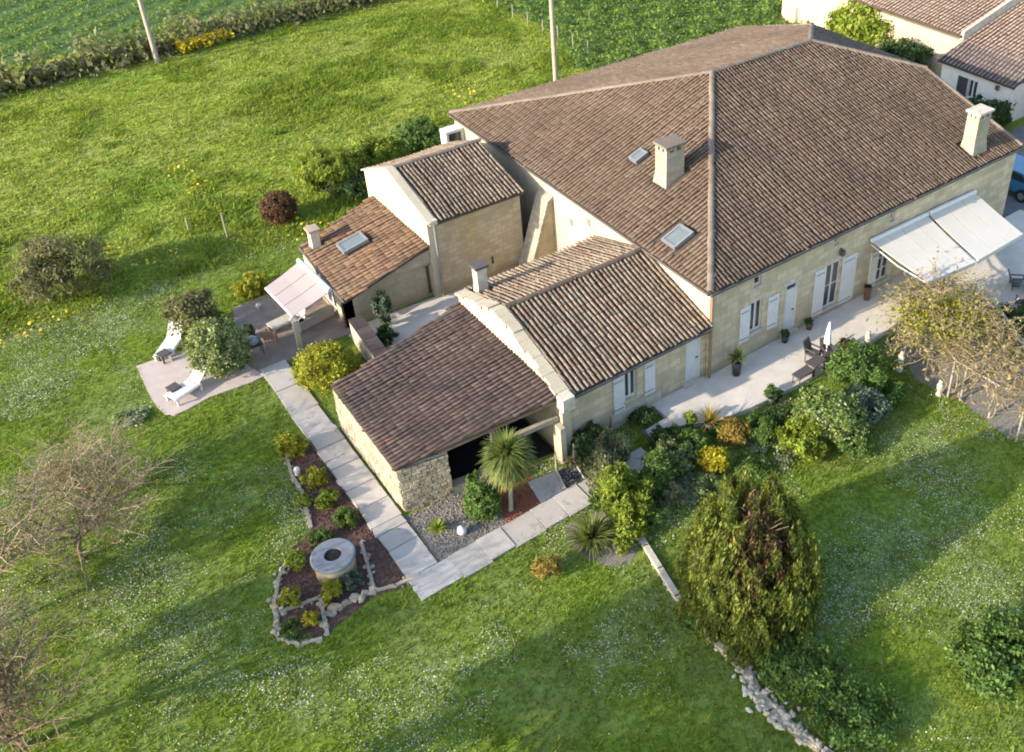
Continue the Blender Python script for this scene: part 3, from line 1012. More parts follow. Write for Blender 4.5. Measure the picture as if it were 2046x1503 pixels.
skA = [(0.3, 2.3, lz(0.3)), (1.55, 2.3, lz(1.55)), (1.55, 3.5, lz(1.55)), (0.3, 3.5, lz(0.3))]
skB = [(2.45, 7.45, lz(2.45)), (3.3, 7.45, lz(3.3)), (3.3, 8.2, lz(3.3)), (2.45, 8.2, lz(2.45))]
chA = [(2.2, 5.3, lz(2.2)), (3.5, 5.3, lz(3.5)), (3.5, 6.3, lz(3.5)), (2.2, 6.3, lz(2.2))]
chB = [(15.15, 0.3, fz(0.3)), (16.45, 0.3, fz(0.3)), (16.45, 1.3, fz(1.3)), (15.15, 1.3, fz(1.3))]
rf = Roof(fh, roof, 'tile_main')
rf.slope(front, X, 0.182, 0.30, (chB,))
rf.slope(left, Y, 0.182, 0.30, (skA, skB, chA))
rf.slope(back, X, 0.182, 0.30)
rf.slope(right, Y, 0.182, 0.30)
rf.build()
for a, b in ((fl_, apexL), (bl_, apexL), (apexL, apexR), (hr1, apexR), (hr2, apexR)):
    ridge_run(roof, a, b, 'ridge', 0.13, 0.42, 0.05)
for a, b in ((fr_, hr1), (br_, hr2)):
    ridge_run(roof, (a[0] - 0.06, a[1], a[2]), (b[0] - 0.06, b[1], b[2]), 'ridge', 0.11, 0.42, 0.03)
c1 = chimney(fh, 2.4, 3.3, 5.45, 6.15, lz(2.4) - 0.25, 6.72, 'chimney', 'ridge', 0.1)
chimney(fh, 15.35, 16.2, 0.5, 1.1, fz(0.5) - 0.2, 6.2, 'chimney', 'coping', 0.1)
skylight(fh, (0.92, 2.9, lz(0.92) + 0.02), Y, (1, 0, SL), 0.62, 0.8)
skylight(fh, (2.88, 7.82, lz(2.88) + 0.02), Y, (1, 0, SL), 0.34, 0.5)
g = MB()
g.tube((-0.1, e0 - 0.06, 3.99), (18.2, e0 - 0.06, 3.99), 0.06, n=8)
g.build("gutter", 'gutter', fh)
g = MB()
g.tube((xl - 0.06, -0.08, 3.99), (xl - 0.06, 18.55, 3.99), 0.055, n=8)
g.build("gutter", 'gutter', fh)
g = MB()
g.tube((0.02, -0.09, 0.05), (0.02, -0.09, 3.85), 0.055, n=8)
g.build("downpipe", 'pipe', fh)
# windows and doors of the front
window(fh, P0, D, NO, 2.12, 2.5, 3.3, 3.72, 1, True, "attic_window")
window(fh, P0, D, NO, 6.34, 6.6, 3.42, 3.9, 1, False, "attic_window")
window(fh, P0, D, NO, 9.6, 9.86, 3.3, 3.8, 1, True, "attic_window")
window(fh, P0, D, NO, 2.02, 2.66, 1.22, 2.6, 2)
shutter(fh, P0, D, NO, 1.5, 2.0, 1.0, 2.6)
shutter(fh, P0, D, NO, 2.92, 3.46, 1.0, 2.5)
door(fh, P0, D, NO, 3.86, 4.5, 0.34, 2.28, 2.6)
window(fh, P0, D, NO, 6.03, 6.9, 0.5, 2.6, 2, True, "french_window", 1)
shutter(fh, P0, D, NO, 5.4, 6.0, 0.45, 2.62)
shutter(fh, P0, D, NO, 6.95, 7.78, 0.36, 2.6)
window(fh, P0, D, NO, 9.2, 10.0, 0.45, 2.15, 2, True, "french_window", 2)
shutter(fh, P0, D, NO, 8.68, 9.16, 0.4, 2.15)
window(fh, P0, D, NO, 12.2, 13.1, 0.4, 2.2, 2, True, "french_window", 1)
for s0, s1, z0, z1 in ((2.0, 2.68, 2.62, 2.86), (5.98, 6.95, 2.63, 2.86), (3.8, 4.56, 2.62, 2.84)):
    l_ = MB()
    fill_box(l_, P0, D, NO, s0 - 0.08, s1 + 0.08, z0, z1, 0.002, 0.016)
    l_.build("lintel", 'coping', fh)
lm = MB()
lm.box((6.62, -0.22, 2.92), (6.8, -0.06, 3.14)).box((6.68, -0.16, 3.14), (6.74, -0.0, 3.2))
lm.build("wall_lantern", 'gutter', fh)
vt = MB()
for y, z in ((7.3, 3.2), (8.6, 2.6)):
    vt.box((-0.03, y, z), (-0.002, y + 0.22, z + 0.3))
vt.build("vent_grille", 'metalgrey', fh)
bt = MB()
bt.prism([(0.0, 10.05, 0), (-1.35, 10.05, 0), (-1.1, 10.05, 0.55), (-0.25, 10.05, 3.1), (0.0, 10.05, 3.25)], (0, 0.8, 0))
bt.build("buttress", 'annexwall', fh)
bs = MB()
bs.prism([(-1.47, 9.98, 0.0), (-1.22, 9.98, 0.62), (-0.3, 9.98, 3.22), (-0.003, 9.98, 3.42), (-0.003, 9.98, 3.27), (-0.22, 9.98, 3.08), (-1.1, 9.98, 0.56), (-1.34, 9.98, 0.0)], (0, 0.92, 0))
bs.build("buttress_coping", 'buttstone', fh)
wn_ = MB()
wn_.box((-0.95, 17.5, 3.6), (-0.02, 18.1, 3.72)).box((-0.95, 17.5, 2.55), (-0.82, 18.1, 3.6)).box((-0.82, 17.5, 2.55), (-0.02, 18.1, 2.67)).box((-0.16, 17.5, 2.67), (-0.02, 18.1, 3.6))
pf_ = wn_.build("window_box", 'white', fh)
wn_ = MB()
wn_.box((-0.82, 17.62, 2.67), (-0.16, 17.66, 3.6))
wn_.build("pane", 'glass', pf_)

# ================================================================== COTTAGE WING
cw = thing("cottage_wing", (-3.1, 3.6, 0), "low cottage wing with striped gable roof and white shutters, joined to the farmhouse", "house")
P1 = (-6.05, 0.1, 0)
H1 = [(2.34, 2.86, 0.98, 2.2), (5.08, 5.78, 0.24, 2.42)]
mb = MB()
wall(mb, P1, X, -Y, 6.04, 0, 2.62, 0.4, H1)
mb.build("front_wall", 'facade', cw)
mb = MB()
mb.box((-6.0, 6.1, 0), (-0.02, 6.5, 2.85))
mb.build("back_wall", 'annexwall', cw)
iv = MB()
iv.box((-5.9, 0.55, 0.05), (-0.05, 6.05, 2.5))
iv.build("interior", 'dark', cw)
rs = (3.9 - 2.67) / (3.75 + 0.25)
cz = lambda y: 3.9 - rs * abs(y - 3.75)
f1 = [(-6.05, -0.2, cz(-0.2)), (-0.01, -0.2, cz(-0.2)), (-0.01, 3.75, 3.9), (-6.05, 3.75, 3.9)]
b1 = [(-0.01, 6.85, cz(6.85)), (-6.05, 6.85, cz(6.85)), (-6.05, 3.75, 3.9), (-0.01, 3.75, 3.9)]
roof1 = slab_of([dn(f1), dn(b1)], "roof", 'trough', cw, 0.1)
rf = Roof(cw, roof1, 'tile_wing')
rf.slope(f1, X, 0.18, 0.30)
rf.slope(b1, X, 0.18, 0.30, ([(-6.0, 5.85, cz(5.85)), (-5.3, 5.85, cz(5.85)), (-5.3, 6.5, cz(6.5)), (-6.0, 6.5, cz(6.5))],))
rf.build()
ridge_run(roof1, (-6.0, 3.75, 3.9), (-0.1, 3.75, 3.9), 'tile_main', 0.12, 0.4, 0.05)
gp = MB()
gp.prism([(-6.4, -0.1, 0), (-6.4, 6.6, 0), (-6.4, 6.6, cz(6.6) - 0.02), (-6.4, 3.75, 3.9), (-6.4, -0.1, cz(-0.1) - 0.02)], (0.34, 0, 0))
gp.build("gable_wall", 'cream', cw)
# coping stones up both slopes of the gable
nst = 0
for y0, y1 in ((-0.35, 3.75), (3.75, 6.75)):
    k = int(abs(y1 - y0) / 0.36)
    for i in range(k):
        a, b = y0 + (y1 - y0) * i / k, y0 + (y1 - y0) * (i + 0.985) / k
        w = 0.05 * rng.normal()
        h = 0.10 + 0.03 * rng.normal()
        q = [(-6.48 + w, a, cz(a)), (-6.04, a, cz(a)), (-6.04, b, cz(b)), (-6.48 + w, b, cz(b))]
        MB().prism(q, (0, 0, h)).build("coping_stone", 'cream', cw)
MB().box((-6.55, -0.45, 2.35), (-6.1, -0.05, 2.86)).build("kneeler_stone", 'coping', cw)
chimney(cw, -5.86, -5.46, 6.0, 6.35, cz(6.2) - 0.25, 4.3, 'coping', 'gutter', 0.04, False)
g = MB()
g.tube((-6.0, -0.26, 2.6), (-0.12, -0.26, 2.6), 0.055, n=8)
g.build("gutter", 'gutter', cw)
window(cw, P1, X, -Y, 2.34, 2.86, 0.98, 2.2, 2)
shutter(cw, P1, X, -Y, 1.84, 2.32, 0.62, 2.2)
shutter(cw, P1, X, -Y, 3.18, 3.64, 0.75, 2.2)
door(cw, P1, X, -Y, 5.08, 5.78, 0.28, 2.12, 2.42)
pl = MB()
fill_box(pl, P1, X, -Y, 1.7, 3.9, 0.0, 0.62, 0.004, 0.06)
pl.build("plinth", 'coping', cw)

# ================================================================== STONE SHED
sd = thing("stone_shed", (-9, 3.3, 0), "rubble stone shed with a dark mossy tile lean-to roof and a black open doorway", "shed")
A_, B_ = at(788, 938, 2.02), at(663, 773, 2.02)
Cc, Dd = np.array((-6.42, 6.55, 2.74)), np.array((-6.42, -0.05, 2.74))
nrm = unit(np.cross(B_ - A_, (Cc + Dd) / 2 - A_))
if nrm[2] < 0:
    nrm = -nrm
pz = lambda x, y: A_[2] - (nrm[0] * (x - A_[0]) + nrm[1] * (y - A_[1])) / nrm[2]
shp = [(A_[0], A_[1], A_[2]), (B_[0], B_[1], B_[2]), (Cc[0], Cc[1], pz(Cc[0], Cc[1])), (Dd[0], Dd[1], pz(Dd[0], Dd[1]))]
roof2 = slab_of([dn(shp)], "roof", 'trough', sd, 0.1)
rf = Roof(sd, roof2, 'tile_shed')
rf.slope([shp[1], shp[0], shp[3], shp[2]], (B_ - A_), 0.178, 0.30)
rf.build()
FLx, FLy = -11.78, 1.06
BLy = 5.95
fr_end = (-10.15, 0.72)
core = MB()
core.prism([(FLx + 0.06, FLy + 0.05, 0), (FLx + 0.06, BLy, 0), (FLx + 0.06, BLy, 1.88), (FLx + 0.06, FLy + 0.05, 1.88)], (0.4, 0, 0))
core.build("side_wall", 'mortar', sd)
fv = np.array([fr_end[0] - FLx, fr_end[1] - FLy, 0])
fL = np.linalg.norm(fv)
fd = fv / fL
fn = np.array([fd[1], -fd[0], 0])
core = MB()
wall(core, np.array([FLx + 0.05, FLy, 0]) - fn * 0.06, fd, fn, fL - 0.06, 0, 1.9, 0.4)
core.build("front_wall", 'mortar', sd)
bw = MB()
bw.box((-11.6, 5.7, 0), (-6.5, 6.05, 2.0))
bw.build("back_wall", 'mortar', sd)
lw = MB()
lw.prism([(fr_end[0], fr_end[1], 0), (-8.9, 0.5, 0), (-8.9, 0.85, 0), (fr_end[0], fr_end[1] + 0.35, 0)], (0, 0, 0.36))
lw.build("low_wall", 'mortar', sd)
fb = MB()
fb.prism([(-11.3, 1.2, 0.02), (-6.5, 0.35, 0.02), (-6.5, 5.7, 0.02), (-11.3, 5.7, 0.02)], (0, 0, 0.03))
fb.build("dark_floor", 'dark', sd)  # near-black colour stands in for the shade inside the open shed
bm_ = MB()
bm_.box((-8.2, 0.12, 1.62), (-6.45, 0.27, 1.8), -0.06)
bm_.build("beam", 'palewood', sd)
bm_ = MB()
pf = lambda x: A_[1] + 0.05 + (x - A_[0]) * (Dd[1] - A_[1]) / (Dd[0] - A_[0])
bm_.prism([(-10.4, pf(-10.4) + 0.02, pz(-10.4, pf(-10.4)) - 0.28), (-6.5, pf(-6.5) + 0.02, pz(-6.5, pf(-6.5)) - 0.28), (-6.5, pf(-6.5) + 0.02, pz(-6.5, pf(-6.5)) - 0.12), (-10.4, pf(-10.4) + 0.02, pz(-10.4, pf(-10.4)) - 0.12)], (0, 0.14, 0))
bm_.build("lintel_beam", 'wood', sd)
ps = MB()
ps.box((-8.75, 0.42, 0), (-8.6, 0.57, 2.2))
ps.build("post", 'wood', sd)


def rubble_face(parent, p0, d, n, length, z0, ztop, cw_=0.27, ch=0.125, mat='stone', name="stone"):
    """coursed rubble, every stone an uneven block of its own standing proud of the mortar"""
    p0, d, n = np.array(p0, float), np.array(d, float), np.array(n, float)
    z = z0
    k = 0
    while True:
        h = ch * (0.75 + 0.5 * rng.random())
        zt = ztop(0) if callable(ztop) else ztop
        if z + h > zt:
            break
        s = -0.02 + 0.1 * rng.random()
        while s < length - 0.05:
            w = min(cw_ * (0.5 + 1.0 * rng.random()), length - s)
            if w > 0.06:
                pr = 0.012 + 0.03 * rng.random()
                t = 0.007
                q = [(s + t, z + t), (s + w - t, z + t + 0.01 * rng.normal()), (s + w - t, z + h - t), (s + t, z + h - t + 0.01 * rng.normal())]
                base = [p0 + d * a + (0, 0, b) for a, b in q]
                cx, cz_ = s + w / 2, z + h / 2
                top = [p0 + d * (cx + (a - cx) * 0.86) + (0, 0, cz_ + (b - cz_) * 0.82) + n * pr for a, b in q]
                m_ = MB()
                m_.add(base + top, [[0, 1, 5, 4], [1, 2, 6, 5], [2, 3, 7, 6], [3, 0, 4, 7], [4, 5, 6, 7]])
                m_.build(name, mat, parent)
                k += 1
            s += w
        z += h
    return k


rubble_face(sd, np.array([FLx, FLy, 0]) + fn * 0.0, fd, fn, fL, 0.0, 1.9, 0.25, 0.125)
rubble_face(sd, (FLx + 0.055, BLy, 0), -Y, -X, BLy - FLy, 0.0, 1.86, 0.42, 0.21)
# quoin pier under the cottage gable, lit from the side
qp = MB()
qp.box((-6.62, -0.28, 0), (-6.42, 0.18, 1.55))
qp.build("pier", 'cream', sd)

# ================================================================== TALL ANNEX
ta = thing("tall_annex", (-3, 13.5, 0), "tall ochre-walled annex with a dark ribbed tile roof beside the farmhouse gable end", "annex")
mb = MB()
wall(mb, (-5.05, 10.9, 0), X, -Y, 3.95, 0, 3.72, 0.4, [(2.35, 2.46, 0.62, 1.0)])
mb.build("front_wall", 'ochre', ta)
th_ = MB()
th_.box((-2.72, 11.05, 0.55), (-2.55, 11.2, 1.1))
th_.build("slit_opening", 'dark', ta)
tz = lambda y: 4.66 - 0.285 * abs(y - 14.1) if y < 14.1 else 4.66 - 0.43 * abs(y - 14.1)
mb = MB()
mb.prism([(-5.05, 10.9, 0), (-5.05, 16.7, 0), (-5.05, 16.7, tz(16.7) + 0.06), (-5.05, 14.1, 4.72), (-5.05, 10.9, tz(10.9) + 0.06)], (-0.0 - 0.32, 0, 0))
mb.build("gable_wall", 'cream', ta)
mb = MB()
mb.box((-5.0, 16.4, 0), (-1.1, 16.7, 3.5)).box((-1.4, 11.35, 0), (-1.1, 16.35, 3.6))
mb.build("back_wall", 'cream', ta)
f3 = [(-5.1, 10.65, tz(10.65)), (-1.0, 10.65, tz(10.65)), (-1.0, 14.1, 4.66), (-5.1, 14.1, 4.66)]
b3 = [(-1.0, 16.85, tz(16.85)), (-5.1, 16.85, tz(16.85)), (-5.1, 14.1, 4.66), (-1.0, 14.1, 4.66)]
roof3 = slab_of([dn(f3), dn(b3)], "roof", 'trough', ta, 0.1)
rf = Roof(ta, roof3, 'tile_wing')
rf.slope(f3, X, 0.178, 0.30)
rf.slope(b3, X, 0.178, 0.30)
rf.build()
ridge_run(roof3, (-5.1, 14.1, 4.66), (-1.0, 14.1, 4.66), 'ridge', 0.12, 0.4, 0.05)
vg = MB()
vg.prism([(-5.42, 10.6, tz(10.6) + 0.05), (-5.42, 14.1, 4.73), (-5.42, 16.95, tz(16.95) + 0.05), (-5.42, 16.95, tz(16.95) + 0.11), (-5.42, 14.1, 4.80), (-5.42, 10.6, tz(10.6) + 0.11)], (0.36, 0, 0))
vg.build("verge_coping", 'cream', ta)
dp = MB()
dp.tube((-5.1, 10.82, 0.1), (-5.1, 10.82, 3.6), 0.05, n=8)
dp.build("downpipe", 'metalgrey', ta)
MB().box((-5.35, 10.62, 3.62), (-5.02, 10.88, 3.82)).build("kneeler_stone", 'coping', ta)

# ================================================================== LOW ANNEX
la = thing("low_annex", (-7.2, 13.4, 0), "low annex with a rough orange-brown lean-to roof, one skylight and a small chimney", "annex")
z_l, z_r = 1.78, 2.55
lq = [at(690, 602, z_l), at(600, 492, z_l), np.array((-5.4, 16.2, z_r)), np.array((-5.4, 10.95, z_r))]
nl = unit(np.cross(lq[1] - lq[0], (lq[2] + lq[3]) / 2 - lq[0]))
nl = -nl if nl[2] < 0 else nl
qz = lambda x, y: lq[0][2] - (nl[0] * (x - lq[0][0]) + nl[1] * (y - lq[0][1])) / nl[2]
lq = [(p[0], p[1], qz(p[0], p[1])) for p in lq]
roof4 = slab_of([dn(lq)], "roof", 'trough', la, 0.1)
rf = Roof(la, roof4, 'tile_annex')
sc_ = np.array([at(705, 485, 2.25)[0], at(705, 485, 2.25)[1]])
ev = np.array(lq[1]) - np.array(lq[0])
sk_ = [(sc_[0] + a, sc_[1] + b, qz(sc_[0] + a, sc_[1] + b)) for a, b in ((-0.6, -0.55), (0.6, -0.55), (0.6, 0.55), (-0.6, 0.55))]
ck_ = [(x, y, qz(x, y)) for x, y in ((-8.95, 14.6), (-8.3, 14.6), (-8.3, 15.2), (-8.95, 15.2))]
rf.slope([lq[1], lq[0], lq[3], lq[2]], ev, 0.21, 0.30, (sk_, ck_))
rf.build()
skylight(la, (sc_[0], sc_[1], qz(*sc_) + 0.04), (0, 1, 0), (1, 0, (qz(sc_[0] + 1, sc_[1]) - qz(*sc_))), 0.62, 0.95)
chimney(la, -8.8, -8.45, 14.7, 15.1, 1.7, 2.75, 'coping', 'tile_far', 0.04, False)
mb = MB()
wall(mb, (-9.1, 11.25, 0), X, -Y, 4.0, 0, 1.72, 0.35, [(3.55, 3.85, 0.1, 1.5)])
mb.prism([(-9.1, 11.25, 1.72), (-5.1, 11.0, 1.72), (-5.1, 11.0, 2.38), (-9.1, 11.25, 1.72)][:3], (0, 0.3, 0))
mb.build("front_wall", 'annexwall', la)
dd_ = MB()
dd_.box((-5.56, 11.36, 0.1), (-5.24, 11.42, 1.5))
dd_.build("plank_door", 'bark', la)
mb = MB()
wall(mb, (-9.1, 15.3, 0), -Y, -X, 4.05, 0, 1.7, 0.35, [(1.3, 3.1, 0.1, 1.6)])
mb.build("side_wall", 'cream', la)
window(la, (-9.1, 15.3, 0), -Y, -X, 1.3, 3.1, 0.12, 1.6, 3, False, "glazed_door", 1)
mb = MB()
mb.box((-8.7, 15.0, 0), (-5.4, 15.3, 1.8))
mb.build("back_wall", 'cream', la)
dp = MB()
dp.tube((-9.18, 11.3, 0.0), (-9.18, 11.3, 1.7), 0.05, n=8)
dp.build("downpipe", 'gutter', la)
MB().box((-5.06, 10.97, 0), (-5.0, 11.3, 2.4))
g = MB()
g.tube(np.array(lq[0]) + (-0.05, 0, -0.06), np.array(lq[1]) + (-0.05, 0, -0.06), 0.06, n=8)
g.build("gutter", 'gutter', la)

# garden wall of the courtyard, joining the low annex to the shed
gw = thing("courtyard_wall", (-9.1, 9.5, 0), "cream courtyard wall with a mossy tiled top between low annex and stone shed", "wall")
a_, b_ = at(707, 632, 1.15), at(752, 700, 1.0)
v_ = unit(np.array([b_[0] - a_[0], b_[1] - a_[1]]))
s_ = np.array([v_[1], -v_[0]])
if s_[0] > 0:
    s_ = -s_
qq = [np.array([*(a_[:2] + s_ * 0.22), 0]), np.array([*(b_[:2] + s_ * 0.22 + v_ * 0.9), 0]), np.array([*(b_[:2] - s_ * 0.12 + v_ * 0.9), 0]), np.array([*(a_[:2] - s_ * 0.12), 0])]
MB().prism(qq, (0, 0, 1.0)).build("wall_body", 'cream', gw)
for i in range(8):
    p = a_[:2] + v_ * (i * 0.4)
    q4 = [(*(p + s_ * 0.24), 1.0), (*(p + s_ * 0.24 + v_ * 0.39), 1.0), (*(p - s_ * 0.3 + v_ * 0.39), 1.0), (*(p - s_ * 0.3), 1.0)]
    MB().prism(q4, (0, 0, 0.09 + 0.01 * (i % 2))).build("coping_tile", 'tile_shed', gw)

# ================================================================== NEIGHBOURS
hg = thing("neighbour_barn", (32, 14, 0), "long pale barn with a pinkish tile roof beyond the farmhouse, in the far corner", "barn")
hz_ = lambda x: 3.3 + 0.24 * (x - 29.0)
h1 = [(29.0, 11.15, hz_(29.0)), (29.0, 26, hz_(29.0)), (38, 26, hz_(38)), (38, 11.15, hz_(38))]
h2 = [(29.0, -4, hz_(29) - 0.35), (29.0, 11.1, hz_(29.0) - 0.35), (38, 11.1, hz_(38) - 0.35), (38, -4, hz_(38) - 0.35)]
r5 = slab_of([h1, h2], "roof", 'trough', hg, 0.15)
rf = Roof(hg, r5, 'tile_far', 300)
rf.slope([h1[1], h1[0], h1[3], h1[2]], Y, 0.24, 0.4)
rf.slope([h2[1], h2[0], h2[3], h2[2]], Y, 0.24, 0.4)
rf.build()
MB().box((29.0, 11.1, 2.95), (38, 11.35, 3.05)).prism([(29.0, 11.08, hz_(29) - 0.3), (38, 11.08, hz_(38) - 0.3), (38, 11.08, hz_(38) + 0.25), (29.0, 11.08, hz_(29) + 0.25)], (0, 0.2, 0)).build("parapet", 'coping', hg)
mb = MB()
wall(mb, (29.25, 26, 0), -Y, -X, 30, 0, 2.9, 0.3)
mb.build("wall", 'cream', hg)
wh = thing("neighbour_cottage", (28.5, 9, 0), "small white cottage with a purple-grey roof below the pale barn", "house")
w1 = [(27.2, 6.2, 2.25), (27.2, 11.3, 2.25), (29.2, 11.1, 3.05), (29.2, 6.2, 3.05)]
r6 = slab_of([w1], "roof", 'trough', wh, 0.12)
rf = Roof(wh, r6, 'tile_grey', 200)
rf.slope([w1[1], w1[0], w1[3], w1[2]], Y, 0.24, 0.4)
rf.build()
mb = MB()
wall(mb, (27.45, 11.1, 0), -Y, -X, 4.6, 0, 2.2, 0.3, [(1.9, 2.5, 0.6, 1.7)])
mb.box((27.5, 6.3, 0), (29.2, 6.5, 2.2))
mb.build("wall", 'white', wh)
window(wh, (27.45, 11.1, 0), -Y, -X, 1.9, 2.5, 0.6, 1.7, 2)
s2 = MB()
fill_box(s2, (27.45, 11.1, 0), -Y, -X, 1.2, 1.85, 0.5, 1.7, 0.01, 0.05)
s2.build("shutter", 'potdark', wh)
lamp = MB()
lamp.box((27.3, 7.2, 1.7), (27.43, 7.4, 1.95))
lamp.build("wall_lantern", 'gutter', wh)

# ================================================================== AWNINGS
def awning(name, label, a, b, c, d, mat, ribs=4, th=0.03, val=0.2, box=True, arms=True):
    """a, b along the house wall; c, d the outer bar (c beside b)"""
    a, b, c, d = [np.array(p, float) for p in (a, b, c, d)]
    t = thing(name, (a + b) / 2 * (1, 1, 0), label, "awning")
    k = ribs
    e = MB()
    for i in range(k):
        s0, s1 = i / k, (i + 1) / k
        w = 0.018 / np.linalg.norm(b - a)
        q0, q1 = a + (b - a) * (s0 + w), a + (b - a) * (s1 - w)
        r1, r0 = d + (c - d) * (s1 - w), d + (c - d) * (s0 + w)
        m0, m1 = (q0 + r0) / 2 - (0, 0, 0.03), (q1 + r1) / 2 - (0, 0, 0.03)
        pm = MB()
        pm.prism([q0, q1, m1, m0], (0, 0, -th))
        pm.prism([m0, m1, r1, r0], (0, 0, -th))
        pm.build("canvas_panel", mat, t)
    v = MB()
    out = unit(((c + d) - (a + b)) * (1, 1, 0))
    v.prism([d + out * 0.02, c + out * 0.02, c + out * 0.02 - (0, 0, val), d + out * 0.02 - (0, 0, val)], out * 0.015)
    v.build("valance", mat, t)
    f = MB()
    f.tube(d - (0, 0, 0.04), c - (0, 0, 0.04), 0.045, n=8)
    f.build("front_bar", 'white', t)
    for p, q in ((a, d), (b, c)) if arms else ():
        g = MB()
        m = (p + q) / 2 - (0, 0, 0.25)
        g.tube(p - (0, 0, 0.15), m, 0.03).tube(m, q - (0, 0, 0.08), 0.03)
        g.build("folding_arm", 'white', t)
    if box:
        g = MB()
        g.tube(a + (0, 0, 0.04), b + (0, 0, 0.04), 0.1, n=10)
        g.build("cassette", 'white', t)
    return t


aw1 = at(1737, 483, 3.0), at(1849, 434, 2.98)
awning("awning", "cream canvas awning nearer the white shutters, its stripes seamed in panels", (8.4, -0.12, 2.92), (11.95, -0.12, 2.92), (11.1, -3.2, 2.42), (8.5, -3.05, 2.42), 'awning', 5) if False else None
A1, B1, B2, C2 = np.array((8.42, -0.14, 2.9)), np.array((11.85, -0.14, 2.86)), np.array((11.97, -0.14, 2.86)), np.array((15.1, -0.14, 2.8))
D1, E1, E2, F2 = at(1852, 562, 2.3), at(1948, 522, 2.3), at(1953, 519, 2.3), at(2043, 466, 2.3)
awning("awning", "cream awning with darker seams over the terrace, beside the tangled vine pergola", A1, B1, E1, D1, 'awning', 4)
awning("awning", "smoother white awning next to the far chimney, beyond the seamed one", B2, C2, F2, E2, 'awning', 3)
ai, ao = (at(597, 522, 1.72), at(660, 582, 1.72)), (at(585, 632, 1.58), at(530, 574, 1.58))
awning("awning", "pinkish white awning over the small brown terrace of the low annex", ai[0], ai[1], ao[0], ao[1], 'awning2', 3, 0.02, 0.1, True, False)
for p in (ao[0], ao[1]):
    pass

# ================================================================== TREES AND SHRUBS
# the big two-toned conifer
cb = np.array([-5.6, -8.2, 0.0])
cf = thing("conifer_tree", cb, "big rounded conifer with a brown hollow in its green side", "tree")
MB().tube(cb, cb + (0, 0, 3.8), 0.22, 0.05, 8).build("trunk", 'bark', cf)
H_, R_ = 4.5, 1.95
tocam = unit((CAM - (cb + (0, 0, 2.4))) * (1, 1, 0))
side = np.cross([0, 0, 1.0], tocam)
HS = 1.0 if side @ RT > 0 else -1.0
vdir = unit(CAM - (cb + (0, 0, 2.3)))
vup = np.cross(vdir, side) if np.cross(vdir, side)[2] > 0 else -np.cross(vdir, side)
PL = [(0.0, 0.0, 4.45)] + [(0.75 * (0.8 + 0.4 * rng.random()), i * 2 * math.pi / 7 + 0.4 * rng.random(), 4.0 + 0.5 * rng.random()) for i in range(7)]
PL += [(1.18 + 0.2 * rng.random(), i * 2 * math.pi / 13 + 0.3 * rng.random(), 3.5 + 0.75 * rng.random()) for i in range(13)]
PL += [(1.55 + 0.25 * rng.random(), i * 2 * math.pi / 17 + 0.3 * rng.random(), 2.3 + 1.1 * rng.random()) for i in range(17)]
PL += [(1.6 + 0.25 * rng.random(), i * 2 * math.pi / 14 + 0.3 * rng.random(), 1.0 + 0.7 * rng.random()) for i in range(14)]
GP, GN, DP, DN = [], [], [], []
for r, a, h in PL:
    ax = np.array([r * math.cos(a), r * math.sin(a), 0])
    w = 0.30 + 0.16 * rng.random()
    zb = 0.0 if h < 3 else 0.9
    nc = int(26 * (h - zb))
    t = rng.random(nc) ** 0.9
    th = rng.random(nc) * 6.283
    rp = w * np.clip(np.sin(np.pi * (0.18 + 0.78 * t)), 0.08, 1) * (0.75 + 0.35 * rng.random(nc))
    c = np.stack([ax[0] * (1 - 0.14 * t) + rp * np.cos(th), ax[1] * (1 - 0.14 * t) + rp * np.sin(th), zb + (h - zb) * t], 1)
    q_ = c - (0, 0, 2.3)
    hole = (q_ @ vdir > 0.25) & (((q_ @ side * HS - 0.36) / 0.95) ** 2 + ((q_ @ vup + 0.05) / 1.6) ** 2 < 1 + 0.4 * rng.normal(size=nc))
    hole |= (c[:, 2] < 1.0) & (rng.random(nc) < 0.25)
    nr = np.stack([np.cos(th) + 0.6 * math.cos(a), np.sin(th) + 0.6 * math.sin(a), 0.3 + 0 * th], 1)
    GP.append(c[~hole]), GN.append(nr[~hole]), DP.append(c[hole] * (0.86, 0.86, 0.97)), DN.append(nr[hole])
GP, GN, DP, DN = [np.concatenate(q) for q in (GP, GN, DP, DN)]


def sprays(cent, nrm, per, spread, mat, name, size, parent, base, up=0.8, elong=3.6):
    per_ = np.maximum(3, (per * (0.5 + rng.random(len(cent)))).astype(int))
    P = np.repeat(cent, per_, 0)
    P = P + rng.normal(size=P.shape) * np.array(spread)
    nr = unit(np.repeat(nrm, per_, 0))
    P[:, 2] = np.abs(P[:, 2])
    return fast_mesh(name, leaf_quads(P + base, nr, size, elong, 0.5, up, 0.5), 4, mat, parent)


sprays(GP, GN, 48, (0.06, 0.06, 0.15), 'lf_conifer', "crown", 0.068, cf, cb)
sprays(DP[::2], DN[::2], 30, (0.07, 0.07, 0.18), 'lf_dead', "dead_crown", 0.065, cf, cb)
sprays(DP[1::5] * (1.12, 1.12, 1.0), DN[1::5], 34, (0.05, 0.05, 0.16), 'lf_conifer', "sparse_crown", 0.066, cf, cb)
tw = MB()
for i in range(90):
    a = rng.random() * 6.283
    z = 0.4 + 3.2 * rng.random()
    r = 0.7 + 0.4 * rng.random()
    tw.tube(cb + (0, 0, z * 0.8), cb + (r * math.cos(a), r * math.sin(a), z + 0.5), 0.03, 0.008, 4, caps=False)
tw.build("branch", 'bark', cf)

S = lambda px, py, z=0.0: at(px, py, z)
